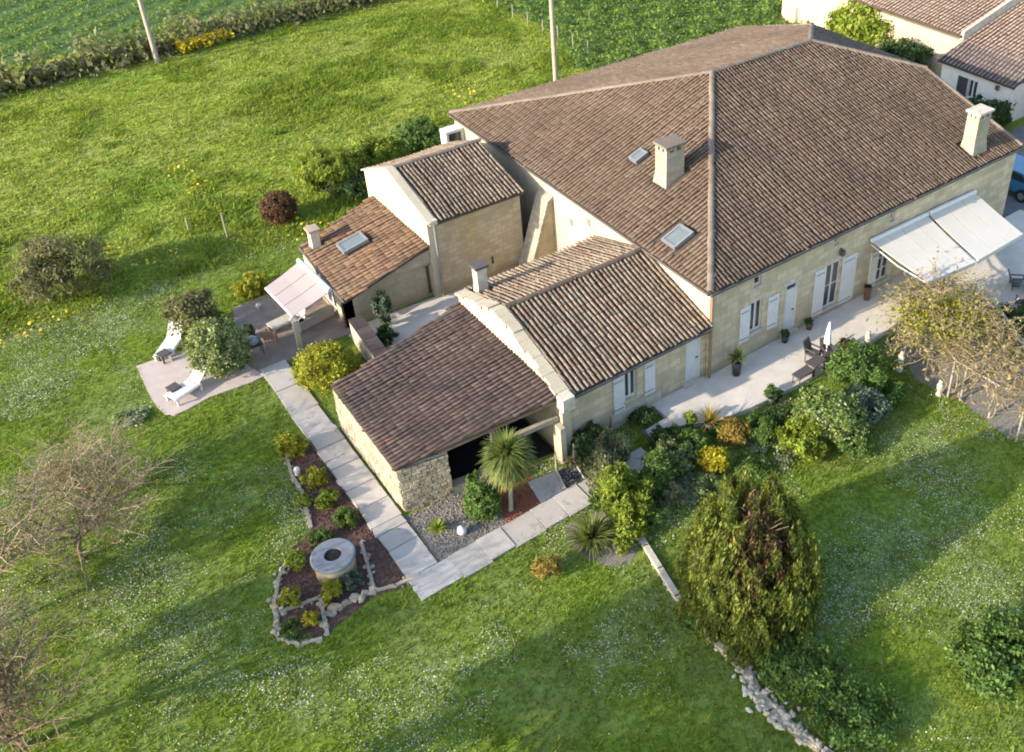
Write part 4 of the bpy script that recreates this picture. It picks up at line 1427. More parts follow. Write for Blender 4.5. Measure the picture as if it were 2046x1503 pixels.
# name, label, category, place, radius, height, leaf, count, leaf size, clumps
BUSHES = [
    ("shrub", "dark spreading shrub at the lawn edge beyond the big conifer's shadow", "shrub", S(1985, 1340), 1.15, 1.1, 'lf_green', 4200, 0.13, 50),
    ("shrub", "green shrub mass growing over the collapsed stone heap at the conifer's foot", "shrub", S(1600, 1345), 0.95, 0.9, 'lf_green', 4200, 0.11, 45),
    ("shrub", "low green bush spreading along the rubble wall at the bottom edge", "shrub", S(1705, 1440), 1.0, 0.7, 'lf_green', 3600, 0.11, 45),
    ("shrub", "tall bright lime bush leaning over the slab path by the mulch bed", "shrub", S(1248, 1030), 0.78, 1.7, 'lf_lime', 4600, 0.11, 45),
    ("shrub", "dark green bush between the slab path and the lime bush", "shrub", S(1310, 975), 0.75, 1.2, 'lf_green', 3600, 0.11, 40),
    ("shrub", "feathery grey-green shrub under the cottage wing's blank wall", "shrub", S(1225, 925), 0.5, 1.25, 'lf_grey', 2600, 0.10, 30),
    ("shrub", "dark shrub pressed against the corner of the cottage wing", "shrub", S(1178, 905), 0.6, 1.0, 'lf_dark', 3000, 0.10, 40),
    ("shrub", "dark bush under the cottage wing's window", "shrub", S(1282, 845), 0.42, 0.55, 'lf_dark', 2200, 0.08, 30),
    ("shrub", "upright grey-green shrub leaning over the path's bend, in front of the feathery one", "shrub", S(1205, 968), 0.5, 1.3, 'lf_grey', 2600, 0.10, 30),
    ("shrub", "lime shrub low behind the round mulch bed", "shrub", S(1262, 1075), 0.42, 0.8, 'lf_lime', 2000, 0.09, 26),
    ("shrub", "olive bush between the dark green bush and the yellow shrub", "shrub", S(1350, 930), 0.6, 0.85, 'lf_variegated', 2600, 0.10, 36),
    ("shrub", "dark bush filling the border below the stone steps", "shrub", S(1330, 895), 0.5, 0.7, 'lf_dark', 2200, 0.09, 30),
    ("shrub", "green bush at the terrace edge under the leafy pot", "shrub", S(1560, 850), 0.55, 0.6, 'lf_dark', 2200, 0.09, 30),
    ("hedge", "bright yellow-green hedge mass against the barn's pale wall in the far corner", "hedge", S(1735, 100), 2.3, 3.0, 'lf_lime', 14000, 0.24, 90),
    ("shrub", "green bush closing the border between the olive bush and the yellow shrub", "shrub", S(1385, 905), 0.55, 0.7, 'lf_green', 2600, 0.09, 34),
    ("shrub", "dark low bush at the conifer's upper side", "shrub", S(1500, 945), 0.55, 0.5, 'lf_green', 2200, 0.09, 34),
    ("shrub", "green bush between the blue-green shrub and the lawn", "shrub", S(1700, 900), 0.6, 0.7, 'lf_green', 2600, 0.10, 34),
    ("shrub", "small green bush left of the lime bush at the slab path's edge", "shrub", S(1200, 1010), 0.35, 0.5, 'lf_green', 1400, 0.08, 22),
    ("shrub", "leafy bush spilling over the terrace's low kerb behind the spiky pot", "shrub", S(1440, 868), 0.34, 0.5, 'lf_green', 1500, 0.09, 24),
    ("shrub", "green shrub under the two stone steps beside the small clipped ball", "shrub", S(1365, 880), 0.42, 0.55, 'lf_green', 1800, 0.09, 26),
    ("shrub", "feathery green shrub between the orange-tinged one and the fresh-green bush", "shrub", S(1520, 875), 0.55, 0.75, 'lf_green', 2600, 0.09, 34),
    ("shrub", "variegated bush spreading over the pale ground cover above the conifer", "shrub", S(1410, 985), 0.5, 0.55, 'lf_variegated', 2200, 0.09, 30),
    ("shrub", "dark bush below the lime bush at the kerb wall's upper end", "shrub", S(1300, 1045), 0.5, 0.7, 'lf_green', 2200, 0.09, 30),
    ("shrub", "grey-green feathery bush beside the pale flowering carpet's left end", "shrub", S(1335, 1000), 0.45, 0.8, 'lf_grey', 2000, 0.09, 28),
    ("shrub", "green bush at the border's far end under the blue-green shrub", "shrub", S(1770, 800), 0.6, 0.8, 'lf_green', 2600, 0.09, 32),
    ("shrub", "low green plant against the shed-side pier, beside the slatted grate", "shrub", S(1148, 895), 0.3, 0.45, 'lf_green', 1200, 0.08, 20),
    ("shrub", "dense dark plant in the left bed behind the well", "shrub", S(640, 1085), 0.3, 0.4, 'lf_green', 1300, 0.07, 20),
    ("shrub", "yellow-green plant filling the bed's corner by the pale kerb", "shrub", S(607, 1010), 0.26, 0.38, 'lf_lime', 1000, 0.07, 18),
    ("shrub", "low growth where the kerb wall meets the conifer's foot", "shrub", S(1392, 1248), 0.4, 0.5, 'lf_green', 1500, 0.09, 22),
    ("shrub", "light green bush between the conifer's foot and the green mass over the stones", "shrub", S(1530, 1310), 0.6, 0.6, 'lf_lime', 2400, 0.09, 30),
    ("shrub", "brilliant yellow shrub on the slope below the terrace", "shrub", S(1425, 938), 0.5, 0.85, 'lf_yellow', 2600, 0.10, 40),
    ("shrub", "orange-tinged shrub just behind the yellow one", "shrub", S(1468, 882), 0.5, 0.8, 'lf_orange', 2400, 0.08, 36),
    ("shrub", "round fresh-green bush at the left foot of the pale-leaved shrub", "shrub", S(1600, 905), 0.72, 1.25, 'lf_lime', 4000, 0.10, 40),
    ("shrub", "large pale-flowering shrub in the middle of the terrace border", "shrub", S(1655, 865), 1.1, 1.5, 'lf_bright', 6500, 0.11, 65),
    ("shrub", "blue-green shrub behind the pale-flowering one", "shrub", S(1722, 838), 0.75, 1.2, 'lf_blue', 4400, 0.12, 50),
    ("shrub", "tall green bush at the terrace edge beside the rattan table", "shrub", S(1712, 765), 1.0, 1.45, 'lf_green', 5600, 0.10, 60),
    ("shrub", "small red-leaved shrub on the terrace edge", "shrub", S(1692, 715), 0.34, 0.95, 'lf_red', 1500, 0.09, 20),
    ("shrub", "yellow-green low bush left of the white rock slab by the terrace", "shrub", S(1545, 800), 0.28, 0.6, 'lf_green', 1000, 0.08, 16),
    ("shrub", "big golden-green dome bush beside the cream slab path", "shrub", S(655, 765), 1.0, 1.45, 'lf_yelgreen', 8000, 0.085, 90),
    ("shrub", "tall leafy rounded tree-shrub beside the patio, pale green", "shrub", S(447, 745), 0.95, 2.25, 'lf_variegated', 6500, 0.11, 70),
    ("shrub", "dull dark shrub behind the pale green one at the patio", "shrub", S(398, 662), 0.95, 1.75, 'lf_scrub', 4600, 0.12, 55),
    ("shrub", "round purple-red bush standing alone in the meadow's edge", "shrub", S(562, 440), 0.7, 1.3, 'lf_red', 5200, 0.11, 70),
    ("shrub", "sprawling brownish willow bush at the edge of the meadow", "shrub", S(140, 590), 1.75, 2.4, 'lf_scrub', 5200, 0.13, 60),
    ("shrub", "fountain-shaped bright bamboo clump behind the tall annex", "shrub", S(660, 385), 1.25, 2.3, 'lf_lime', 6500, 0.15, 50),
    ("shrub", "dark green bush at the back corner of the tall annex", "shrub", S(835, 300), 1.2, 1.6, 'lf_green', 4600, 0.14, 50),
    ("shrub", "leafy bush between the bamboo clump and the tall annex", "shrub", S(748, 330), 1.2, 1.3, 'lf_lime', 4200, 0.14, 50),
    ("shrub", "shadowed dark bush behind the low annex roof", "shrub", S(705, 385), 1.1, 1.2, 'lf_dark', 4600, 0.13, 40),
    ("shrub", "yellowish bush at the head of the left planting bed", "shrub", S(586, 910), 0.40, 0.85, 'lf_yelgreen', 2400, 0.08, 30),
    ("shrub", "yellow-green plant in the left bed just above the two-stemmed one", "shrub", S(633, 965), 0.36, 0.5, 'lf_yelgreen', 1700, 0.08, 24),
    ("shrub", "loose lime plant leaning over the left bed's mulch", "shrub", S(655, 1005), 0.34, 0.5, 'lf_lime', 1500, 0.08, 24),
    ("shrub", "dark green cushion plant in the left bed beside the path", "shrub", S(693, 1048), 0.38, 0.5, 'lf_green', 2000, 0.07, 24),
    ("shrub", "light green plant at the far side of the round well", "shrub", S(598, 1130), 0.30, 0.5, 'lf_lime', 1400, 0.07, 20),
    ("shrub", "yellowish plant left of the well among pale stones", "shrub", S(582, 1205), 0.30, 0.45, 'lf_yelgreen', 1300, 0.07, 20),
    ("shrub", "grassy tuft in front of the round well", "shrub", S(663, 1195), 0.30, 0.45, 'lf_yelgreen', 1400, 0.09, 16),
    ("shrub", "golden ball plant in the lowest stone-edged bed", "shrub", S(623, 1250), 0.22, 0.4, 'lf_yellow', 1000, 0.06, 16),
    ("shrub", "low green cover plant in the lowest stone-edged bed", "shrub", S(583, 1262), 0.32, 0.22, 'lf_green', 1000, 0.06, 16),
    ("shrub", "blue-green plant hugging the shaded side of the well", "shrub", S(708, 1172), 0.28, 0.5, 'lf_blue', 1300, 0.07, 18),
    ("shrub", "clipped round green bush in front of the black doorway", "shrub", S(967, 1030), 0.52, 1.15, 'lf_green', 4200, 0.075, 50),
    ("shrub", "small climbing shrub rising beside the doorway's stone jamb", "shrub", S(948, 990), 0.2, 1.15, 'lf_green', 700, 0.08, 14),
    ("shrub", "wispy straw-coloured shrub on the lawn below the slab path", "shrub", S(1092, 1150), 0.42, 0.65, 'lf_orange', 900, 0.08, 24),
    ("shrub", "leafy plant at the right rim of the mulch bed", "shrub", S(1245, 1100), 0.28, 0.5, 'lf_lime', 1100, 0.08, 18),
    ("shrub", "yellow pampas-like tuft at the corner of the brown terrace", "shrub", S(505, 585), 0.6, 0.7, 'lf_yelgreen', 2000, 0.12, 24),
    ("shrub", "dark green bush beyond the farmhouse's half-hip", "shrub", S(1800, 150), 1.5, 2.2, 'lf_dark', 4200, 0.18, 50),
    ("shrub", "leafy bush against the barn's white wall", "shrub", S(1830, 125), 1.2, 2.0, 'lf_green', 3400, 0.18, 40),
    ("shrub", "dark bush filling the corner below the white cottage", "shrub", S(1965, 255), 1.2, 1.7, 'lf_dark', 3600, 0.16, 40),
    ("shrub", "dark hedge plant along the yard beside the dining set", "shrub", S(2000, 660), 0.9, 0.9, 'lf_dark', 3000, 0.12, 40),
    ("shrub", "trailing green plant at the kerb where the slab path bends", "shrub", S(1150, 925), 0.32, 0.35, 'lf_scrub', 900, 0.08, 18),
    ("shrub", "dark leafy plant in the shaded courtyard corner", "shrub", S(775, 690), 0.4, 0.8, 'lf_dark', 1500, 0.10, 22),
    ("climbing_plant", "blue-green climber against the low annex's front wall", "shrub", S(770, 652), 0.32, 1.55, 'lf_blue', 1700, 0.11, 26),
    ("tree", "slim dark cypress beside the neighbour's white cottage", "tree", S(1872, 150), 0.45, 3.0, 'lf_dark', 2600, 0.14, 40),
]
for b in BUSHES:
    nm, lb, ct, pl, r, h, mt, n_, sz, ck = b
    kw = {}
    if 'fountain' in lb:
        kw = dict(elong=5.0, up=0.7)
    if 'tufts' in lb or 'pampas' in lb or 'grassy' in lb:
        kw = dict(elong=5.0, up=0.7)
    if 'clipped round' in lb or 'round purple' in lb:
        kw = dict(ells=[((0, 0, h * 0.53), (r, r, h * 0.52))], fill=0.15, cr=0.2, low=-0.85)
        ck *= 2
    if 'golden-green dome' in lb or 'rounded tree-shrub' in lb:
        kw = dict(ells=[((0, 0, h * 0.52), (r, r, h * 0.5)), ((r * 0.3, -r * 0.2, h * 0.45), (r * 0.8, r * 0.8, h * 0.42))], fill=0.2, cr=0.18)
        ck *= 2
    if 'feathery' in lb or 'tall bright lime' in lb or 'upright' in lb:
        kw = dict(elong=3.2, up=0.6, bias=0.4)
    if 'wispy' in lb or 'brownish willow' in lb:
        kw = dict(elong=3.0, up=0.5)
    bush(nm, lb, ct, pl, r, h, mt, int(n_ * 2.6), sz * 0.72, int(ck * 1.6), **kw)

# pale flowering ground cover
for k, (px, py, r) in enumerate(((1545, 905, 0.8), (1375, 975, 0.7))):
    o = bush("ground_cover", ("whitish flowering ground cover below the orange and yellow shrubs", "pale flowering carpet between the lime bush and the conifer")[k], "plants", S(px, py), r, 0.18, 'lf_palegrey', 2600, 0.07, 40, stem=False)
bush("heather", "pinkish grey dry heather patch at the patio's rounded corner", "plants", S(262, 838), 0.55, 0.22, 'lf_palegrey', 1600, 0.07, 30, stem=False)

# palm by the stone shed
pb = S(1021, 1020)
pm = thing("palm_tree", pb, "bushy-headed palm on a thin pale trunk in red gravel", "palm tree")
top = pb + np.array([0.12, 0.08, 1.95])
MB().tube(pb, (pb + top) / 2 + (0.03, 0, 0), 0.085, 0.065, 8).tube((pb + top) / 2 + (0.03, 0, 0), top, 0.065, 0.07, 8).build("trunk", 'palewood', pm)
OFF[pm.name] = tuple(pb)
strap_leaves(top, 1150, 1.0, 0.052, 'lf_palm', pm, "crown", (-1.1, 1.5), 1.5, 5, 0.35)
for nm, lb, px, py, cnt, ln, wd, mt, el in (
        ("yucca", "spiky yucca clump in the round mulch bed below the lime bush", 1182, 1082, 300, 1.0, 0.05, 'lf_palm', (0.1, 1.5)),
        ("agave", "small spiky agave in the grey gravel before the shed", 876, 1062, 46, 0.42, 0.06, 'lf_lime', (0.2, 1.4))):
    b_ = S(px, py)
    t = thing(nm, b_, lb, "plant")
    strap_leaves(b_, cnt, ln, wd, mt, t, "leaf_rosette", el, 1.1, 4, 0.15)


# ------------------------------------------------------------------ bare trees
def bare_tree(label, base, h, spread, mat, seed, lean=(0, 0), trunk_r=0.12, levels=5, leaf=None, nl=0, leafsize=0.07, kids=4, limb=0.8):
    r0 = random.Random(seed)
    base = np.array(base, float)
    t = thing("bare_tree", base, label, "tree")
    mb1, mb2 = MB(), MB()
    tips = []

    def grow(p, d, ln, r, lv):
        steps = 3
        q = p
        for s in range(steps):
            d = unit(d + np.array([r0.gauss(0, 0.16), r0.gauss(0, 0.16), r0.gauss(0, 0.08) + (0.05 if lv < 3 else -0.02)]))
            q2 = q + d * ln / steps
            (mb1 if lv < 2 else mb2).tube(q, q2, r * (1 - 0.25 * s / steps), r * (1 - 0.25 * (s + 1) / steps), 5 if lv < 2 else 3, caps=False)
            q = q2
            if lv >= levels - 2:
                tips.append(q)
            if lv < levels and s < steps - 1 and lv > 0:
                side = unit(d + np.array([r0.gauss(0, 1), r0.gauss(0, 1), r0.gauss(0, 0.6)]) * 0.8)
                grow(q, side, ln * r0.uniform(0.5, 0.75), max(r * 0.5, 0.009), lv + 1)
        if lv < levels:
            for k in range(kids if lv == 0 else 2):
                a = r0.random() * 6.283
                o = np.array([math.cos(a), math.sin(a), r0.uniform(-0.1, 0.5)]) * spread
                grow(q, unit(d + o), ln * (limb if lv == 0 else r0.uniform(0.62, 0.85)), max(r * 0.6, 0.009), lv + 1)
    grow(base, unit(np.array([lean[0], lean[1], 1.0])), h * 0.3, trunk_r, 0)
    mb1.build("trunk", 'bark', t)
    mb2.build("crown", mat, t)
    if leaf:
        tp = np.array(tips)
        P = tp[rng.integers(0, len(tp), nl)] + rng.normal(size=(nl, 3)) * 0.08
        fast_mesh("bud_leaves", leaf_quads(P, rng.normal(size=(nl, 3)), leafsize, 2.0, 0.3), 4, leaf, t)
    return t


bare_tree("pale bare-twigged tree spreading over the left lawn, its thin trunk half hidden", S(165, 1120), 2.6, 1.5, 'twig', 3, (0.05, 0.1), 0.075, 4, 'lf_tan', 3600, 0.04, 13, 1.95)
bare_tree("brown tangled bare tree in the bottom corner of the garden", S(50, 1490), 3.6, 1.3, 'twigred', 5, (-0.02, 0.05), 0.12, 5, 'lf_scrub', 3000, 0.045, 7, 1.4)
bare_tree("bare tree nearest the frame's left edge, above the tangled one", S(-40, 1270), 3.2, 1.4, 'twig', 9, (0.0, 0.0), 0.1, 4, 'lf_tan', 2600, 0.04, 9, 1.6)
bare_tree("low pale bare sapling between the spreading bare tree and the patio's heather", S(215, 1000), 1.6, 1.6, 'twig', 12, (0.0, 0.1), 0.05, 4, 'lf_tan', 2600, 0.04, 12, 2.3)

# trees standing just outside the view, whose shade falls on the lawn
for k, (x, y, h, r, lf) in enumerate(((-26.5, -5.6, 8.6, 1.9, 'lf_green'), (-25.5, -9.6, 8.5, 2.4, 'lf_green'), (-32, 2.5, 6.0, 0.42, 'lf_dark'), (-43, 15.5, 7.0, 1.4, 'lf_green'), (-30, -14, 9.5, 3.0, 'lf_green'))):
    t = thing("garden_tree", (x, y, 0), "leafy garden tree standing beyond the left end of the lawn, number of trunks one", "tree", "garden trees beyond the lawn")
    t["label"] = "leafy garden tree standing beyond the left end of the lawn"
    MB().tube((x, y, 0), (x, y, h * 0.75), 0.09, 0.04, 7).build("trunk", 'bark', t)
    P, nr = blob(5200, [((0, 0, 5.1), (0.5, 0.5, 0.95))], 30, 0.3, -0.9, 0.7) if k == 2 else blob(5200 if r > 1 else 1600, [((0, 0, h * 0.74), (r, r, h * 0.26)), ((r * 0.3, r * 0.4, h * 0.6), (r * 0.6, r * 0.6, h * 0.18))], 50, 0.3, -0.9, 0.7)
    fast_mesh("crown", leaf_quads(P + np.array([x, y, 0]), nr, 0.2 if r > 1 else 0.14, 1.7, 0.4), 4, lf, t)

# ------------------------------------------------------------------ hedgerow, bramble field, meadow growth
def scatter_mass(name, P, nrm, size, mat, elong=1.8, up=0.2, bias=0.4):
    o = fast_mesh(name, leaf_quads(P, nrm, size, elong, bias, up), 4, mat)
    o["kind"] = "stuff"
    return o


n_ = 9000
hx = -22 + 45 * rng.random(n_)
hc = 46.7 + 0.075 * (hx + 5)
lump = 0.5 + 0.5 * np.sin(hx * 1.7) * np.sin(hx * 0.53 + 1)
P = np.stack([hx, hc + rng.normal(size=n_) * 0.75, np.abs(rng.normal(size=n_)) * (0.35 + 0.7 * lump)], 1)
scatter_mass("hedgerow", P, np.tile([0, -0.3, 1.0], (n_, 1)), 0.28, 'lf_scrub')
n_ = 2600
P = np.stack([-5.5 + 3.6 * rng.random(n_), 0 * rng.random(n_), 0.1 + 0.6 * rng.random(n_)], 1)
P[:, 1] = 46.1 + 0.2 * (P[:, 0] + 3) + rng.normal(size=n_) * 0.35
scatter_mass("yellow_flowers", P, np.tile([0, 0, 1.0], (n_, 1)), 0.16, 'fl_yellow')
# vineyard-like green rows beyond the meadow, right of the pole
field = [(13.0, 27.6), (17.5, 24.6), (36, 22.6), (44, 33), (44, 70), (8.5, 70), (15.2, 43), (15.6, 34.3)]
sheet("bramble_field", field, 0.004, 'crop')
n_ = 90000
q = np.stack([8 + 37 * rng.random(n_), 22 + 44 * rng.random(n_)], 1)
q = q[in_poly(q[:, 0], q[:, 1], field)]
hh = 0.5 + 0.5 * np.sin(q[:, 0] * 1.9 + 0.7 * np.sin(q[:, 1])) * np.sin(q[:, 1] * 1.6 + np.sin(q[:, 0] * 0.8))
P = np.stack([q[:, 0], q[:, 1], (0.08 + 0.75 * hh) * rng.random(len(q)) ** 0.5], 1)
scatter_mass("undergrowth", P, np.tile([0, 0, 1.0], (len(P), 1)), 0.15, 'gr_crop')
# crop rows of the upper field
n_ = 60000
q = np.stack([-30 + 45 * rng.random(n_), 49 + 40 * rng.random(n_)], 1)
ra = 0.62
s_r = q[:, 0] * math.sin(ra) - q[:, 1] * math.cos(ra)
row = (s_r / 2.4) % 1.0
q = q[(row > 0.30) & (q[:, 1] > 48.6 + 0.08 * q[:, 0])]
P = np.stack([q[:, 0], q[:, 1], 0.32 * rng.random(len(q))], 1)
scatter_mass("crop_leaves", P, np.tile([0, 0, 1.0], (len(P), 1)), 0.15, 'gr_crop')
fr = MB()
for i in range(-14, 40):
    s0 = i * 2.4 + 0.36
    d_ = np.array([math.cos(ra), math.sin(ra)])
    n2 = np.array([math.sin(ra), -math.cos(ra)])
    p0 = n2 * s0
    t1 = (49.5 - p0[1]) / d_[1]
    a, b = p0 + d_ * t1, p0 + d_ * (t1 + 60)
    if -45 < a[0] < 20:
        w = n2 * 0.34
        fr.add([(*(a - w), 0.012), (*(a + w), 0.012), (*(b + w), 0.012), (*(b - w), 0.012)], [[0, 1, 2, 3]])
tag(fr.build("field_furrows", 'furrow'), kind="structure")
for o in bpy.data.objects:
    if o.name == "field_furrows" and o.data.polygons[0].normal.z < 0:
        o.data.flip_normals()


# ------------------------------------------------------------------ grass
def blocked(x, y):
    b = np.zeros(x.shape, bool)
    for p in FL:
        b |= in_poly(x, y, p)
    b |= in_poly(x, y, field)
    return b


def vnoise(x, y, s, seed):
    g = np.random.default_rng(seed).random((64, 64))
    u, v = x / s + 100, y / s + 100
    i, j = np.floor(u).astype(int), np.floor(v).astype(int)
    f, h = u - i, v - j
    f, h = f * f * (3 - 2 * f), h * h * (3 - 2 * h)
    G = lambda a, b: g[a % 64, b % 64]
    return (G(i, j) * (1 - f) + G(i + 1, j) * f) * (1 - h) + (G(i, j + 1) * (1 - f) + G(i + 1, j + 1) * f) * h


def in_view(x, y, m=0.08):
    v = np.stack([x, y, np.zeros_like(x)], 1) - CAM
    w = v @ FW
    px = PCX + FPX * (v @ RT) / w
    py = PCY - FPX * (v @ UP) / w
    return (px > -2046 * m) & (px < 2046 * (1 + m)) & (py > -1503 * m) & (py < 1503 * (1 + m))


def blades(name, n, x0, x1, y0, y1, h, wd, mat, cond=None, per=3, spread=0.06):
    x, y = x0 + (x1 - x0) * rng.random(n), y0 + (y1 - y0) * rng.random(n)
    ok = in_view(x, y) & ~blocked(x, y)
    if cond is not None:
        ok &= cond(x, y)
    x, y = np.repeat(x[ok], per), np.repeat(y[ok], per)
    k = len(x)
    x += rng.normal(size=k) * spread
    y += rng.normal(size=k) * spread
    a = rng.random(k) * 6.283
    hs = h * (0.5 + 0.9 * vnoise(x, y, 0.9, 5)) * (0.6 + 0.7 * rng.random(k))
    lean = 0.9 * hs[:, None] * rng.normal(size=(k, 2))
    w = wd * (0.6 + 0.8 * rng.random(k))
    c, s = np.cos(a) * w, np.sin(a) * w
    z = np.zeros(k)
    V = np.stack([np.stack([x - c, y - s, z], 1), np.stack([x + c, y + s, z], 1), np.stack([x + lean[:, 0], y + lean[:, 1], hs], 1)], 1)
    o = fast_mesh(name, V, 3, mat)
    o["kind"] = "stuff"
    return o


blades("grass", 190000, -26, 22, -20, 22, 0.085, 0.02, 'gr_lawn', None, 3)
blades("meadow_grass", 70000, -26, 26, 19, 48.5, 0.12, 0.04, 'gr_meadow', lambda x, y: (y < 47 + 0.075 * x), 3, 0.1)


blades("meadow_weeds", 60000, -26, 26, 19, 48, 0.24, 0.045, 'gr_lawn', lambda x, y: (vnoise(x, y, 3.2, 31) * 0.65 + vnoise(x, y, 0.9, 32) * 0.35 > 0.58) & (y < 47 + 0.075 * x), 3, 0.12)


def daisies(name, n, x0, x1, y0, y1, size, mat, dens, hz=0.1):
    x, y = x0 + (x1 - x0) * rng.random(n), y0 + (y1 - y0) * rng.random(n)
    ok = in_view(x, y) & ~blocked(x, y) & (rng.random(n) < dens(x, y))
    x, y = x[ok], y[ok]
    k = len(x)
    P = np.stack([x, y, hz * (0.6 + 0.8 * rng.random(k))], 1)
    o = fast_mesh(name, leaf_quads(P, np.tile([0, 0, 1.0], (k, 1)), size, 1.1, 0.75), 4, mat)
    o["kind"] = "stuff"


def dz(x, y):
    d = np.clip((vnoise(x, y, 2.4, 11) * 0.55 + vnoise(x, y, 0.7, 12) * 0.3 + vnoise(x, y, 0.25, 13) * 0.15 - 0.46) * 4.5, 0, 1)
    return np.where(y > 19, 0, d)


daisies("white_flowers", 520000, -26, 20, -20, 20, 0.028, 'fl_white', dz, 0.13)
daisies("yellow_meadow_flowers", 9000, -24, 20, 18, 30, 0.12, 'fl_yellow', lambda x, y: np.clip((vnoise(x, y, 2.6, 21) - 0.66) * 4, 0, 1), 0.25)

# ------------------------------------------------------------------ the well and the stone edgings
wb = S(668, 1150)
wb = np.array([-14.36, 0.22, 0])
wl = thing("well", wb, "round grey concrete well with a dark round hatch in its flat top", "well")
MB().lathe([(0.0, 0.0), (0.58, 0.0), (0.6, 0.68)], wb, 28).build("well_wall", 'cream', wl)
lid = MB().lathe([(0.25, 0.66), (0.25, 0.745), (0.61, 0.735), (0.65, 0.71), (0.65, 0.65), (0.58, 0.63)], wb, 36, False)
lo_ = lid.build("well_cover", 'concrete', wl)
MB().lathe([(0.0, 0.70), (0.2, 0.70), (0.249, 0.69)], wb, 20).build("hatch", 'dark', wl)  # black disc: the inner shade of the open hole put in as colour


def stone_line(name, label, cat, pts, size, mat, step=0.24, kind="stone", rows=1, zj=0.0):
    base = np.array(pts[0], float)
    t = thing(name, base, label, cat)
    n = 0
    for a, b in zip(pts, pts[1:]):
        a, b = np.array(a, float), np.array(b, float)
        ln = np.linalg.norm(b - a)
        k = max(1, int(ln / step))
        for i in range(k):
            for r in range(rows):
                p = a + (b - a) * (i + 0.5 + 0.2 * rng.normal()) / k
                rock(t, p + (0.06 * rng.normal(), 0.06 * rng.normal(), r * size * 0.9 + zj), size, mat, kind)
                n += 1
    core = MB()
    for a, b in zip(pts, pts[1:]):
        a, b = np.array(a, float), np.array(b, float)
        dv_ = unit(b - a)
        sv_ = np.array([-dv_[1], dv_[0], 0]) * 0.05
        core.prism([a - sv_, b - sv_ + dv_ * 0.03, b + sv_ + dv_ * 0.03, a + sv_], (0, 0, 0.07))
    core.build("kerb_bed", 'mortar', t)
    return t


ROCKS = []


def rock_mesh(mat, seed):
    r = np.random.default_rng(seed)
    ph = (1 + 5 ** 0.5) / 2
    v = unit(np.array([(-1, ph, 0), (1, ph, 0), (-1, -ph, 0), (1, -ph, 0), (0, -1, ph), (0, 1, ph), (0, -1, -ph), (0, 1, -ph), (ph, 0, -1), (ph, 0, 1), (-ph, 0, -1), (-ph, 0, 1)], float))
    v = v * (0.75 + 0.5 * r.random((12, 1))) * np.array([1.15, 0.85, 0.65])
    f = [(0, 11, 5), (0, 5, 1), (0, 1, 7), (0, 7, 10), (0, 10, 11), (1, 5, 9), (5, 11, 4), (11, 10, 2), (10, 7, 6), (7, 1, 8), (3, 9, 4), (3, 4, 2), (3, 2, 6), (3, 6, 8), (3, 8, 9), (4, 9, 5), (2, 4, 11), (6, 2, 10), (8, 6, 7), (9, 8, 1)]
    me = bpy.data.meshes.new("stone")
    me.from_pydata([tuple(p) for p in v], [], f)
    me.materials.append(M[mat])
    return me


RM = {}


def rock(parent, p, size, mat, name="stone"):
    if mat not in RM:
        RM[mat] = [rock_mesh(mat, 40 + i) for i in range(7)]
    o = bpy.data.objects.new(name, RM[mat][rng.integers(0, 7)])
    C.objects.link(o)
    o.parent = parent
    off = np.array(OFF[parent.name])
    s = size * (0.6 + 0.7 * rng.random()) * 0.6
    o.location = np.array(p) - off + (0, 0, s * 0.3)
    o.rotation_euler = (0.3 * rng.normal(), 0.3 * rng.normal(), rng.random() * 6.28)
    o.scale = (s, s * (0.8 + 0.4 * rng.random()), s)
    return o


stone_line("stone_edging", "pale stone edging around the lowest corner of the left bed", "edging", [S(548, 1200), S(556, 1275), S(600, 1290), S(642, 1278)], 0.15, 'stone', 0.09)
stone_line("stone_edging", "line of pale stones dividing the bed in front of the well", "edging", [S(560, 1225), S(640, 1195), S(655, 1270)], 0.13, 'stone', 0.09)
stone_line("stone_edging", "grey stone heap left of the round well", "edging", [S(575, 1120), S(556, 1160), S(552, 1195), S(600, 1190)], 0.14, 'stone', 0.08)
stone_line("stone_edging", "grey stones on the shaded side of the well", "edging", [S(722, 1085), S(735, 1130), S(748, 1180)], 0.11, 'stone', 0.08)
stone_line("stone_edging", "thin pale kerb between the lawn and the left bed", "edging", [S(572, 910), S(583, 950), S(604, 985), S(622, 1055)], 0.10, 'stone', 0.07)
stone_line("stone_edging", "broad stone kerb from the lowest bed to the slab path", "edging", [S(650, 1232), S(700, 1205), S(745, 1183)], 0.2, 'stone', 0.08, rows=1)
stone_line("stone_edging", "narrow kerb below the red mulch at the path's corner", "edging", [S(748, 1183), S(790, 1172), S(838, 1150)], 0.10, 'stone', 0.07)

rp = [S(1447, 1303), S(1475, 1322), S(1495, 1350), S(1512, 1385), S(1540, 1420), S(1580, 1455), S(1640, 1500), S(1690, 1535)]
rw = thing("rubble_wall", rp[0], "collapsed pale rubble stone wall running out of the bottom of the picture", "wall")
core = MB()
for a, b in zip(rp, rp[1:]):
    dv_ = unit(b - a)
    sv_ = np.array([-dv_[1], dv_[0], 0]) * 0.13
    core.prism([a - sv_, b - sv_ + dv_ * 0.05, b + sv_ + dv_ * 0.05, a + sv_], (0, 0, 0.1))
core.build("wall_core", 'mortar', rw)
for a, b in zip(rp, rp[1:]):
    ln = np.linalg.norm(b - a)
    k = int(ln / 0.02)
    w = 0.20 if -11.2 < a[1] < -9.4 else 0.09
    for i in range(k):
        p = a + (b - a) * rng.random()
        rock(rw, p + (w * rng.normal(), w * 0.6 * rng.normal(), 0.09 * rng.random() + 0.01), 0.14, 'paleststone')
lk = [S(1262, 1050), S(1290, 1095), S(1318, 1140), S(1352, 1195), S(1385, 1240), S(1420, 1280), S(1447, 1303)]
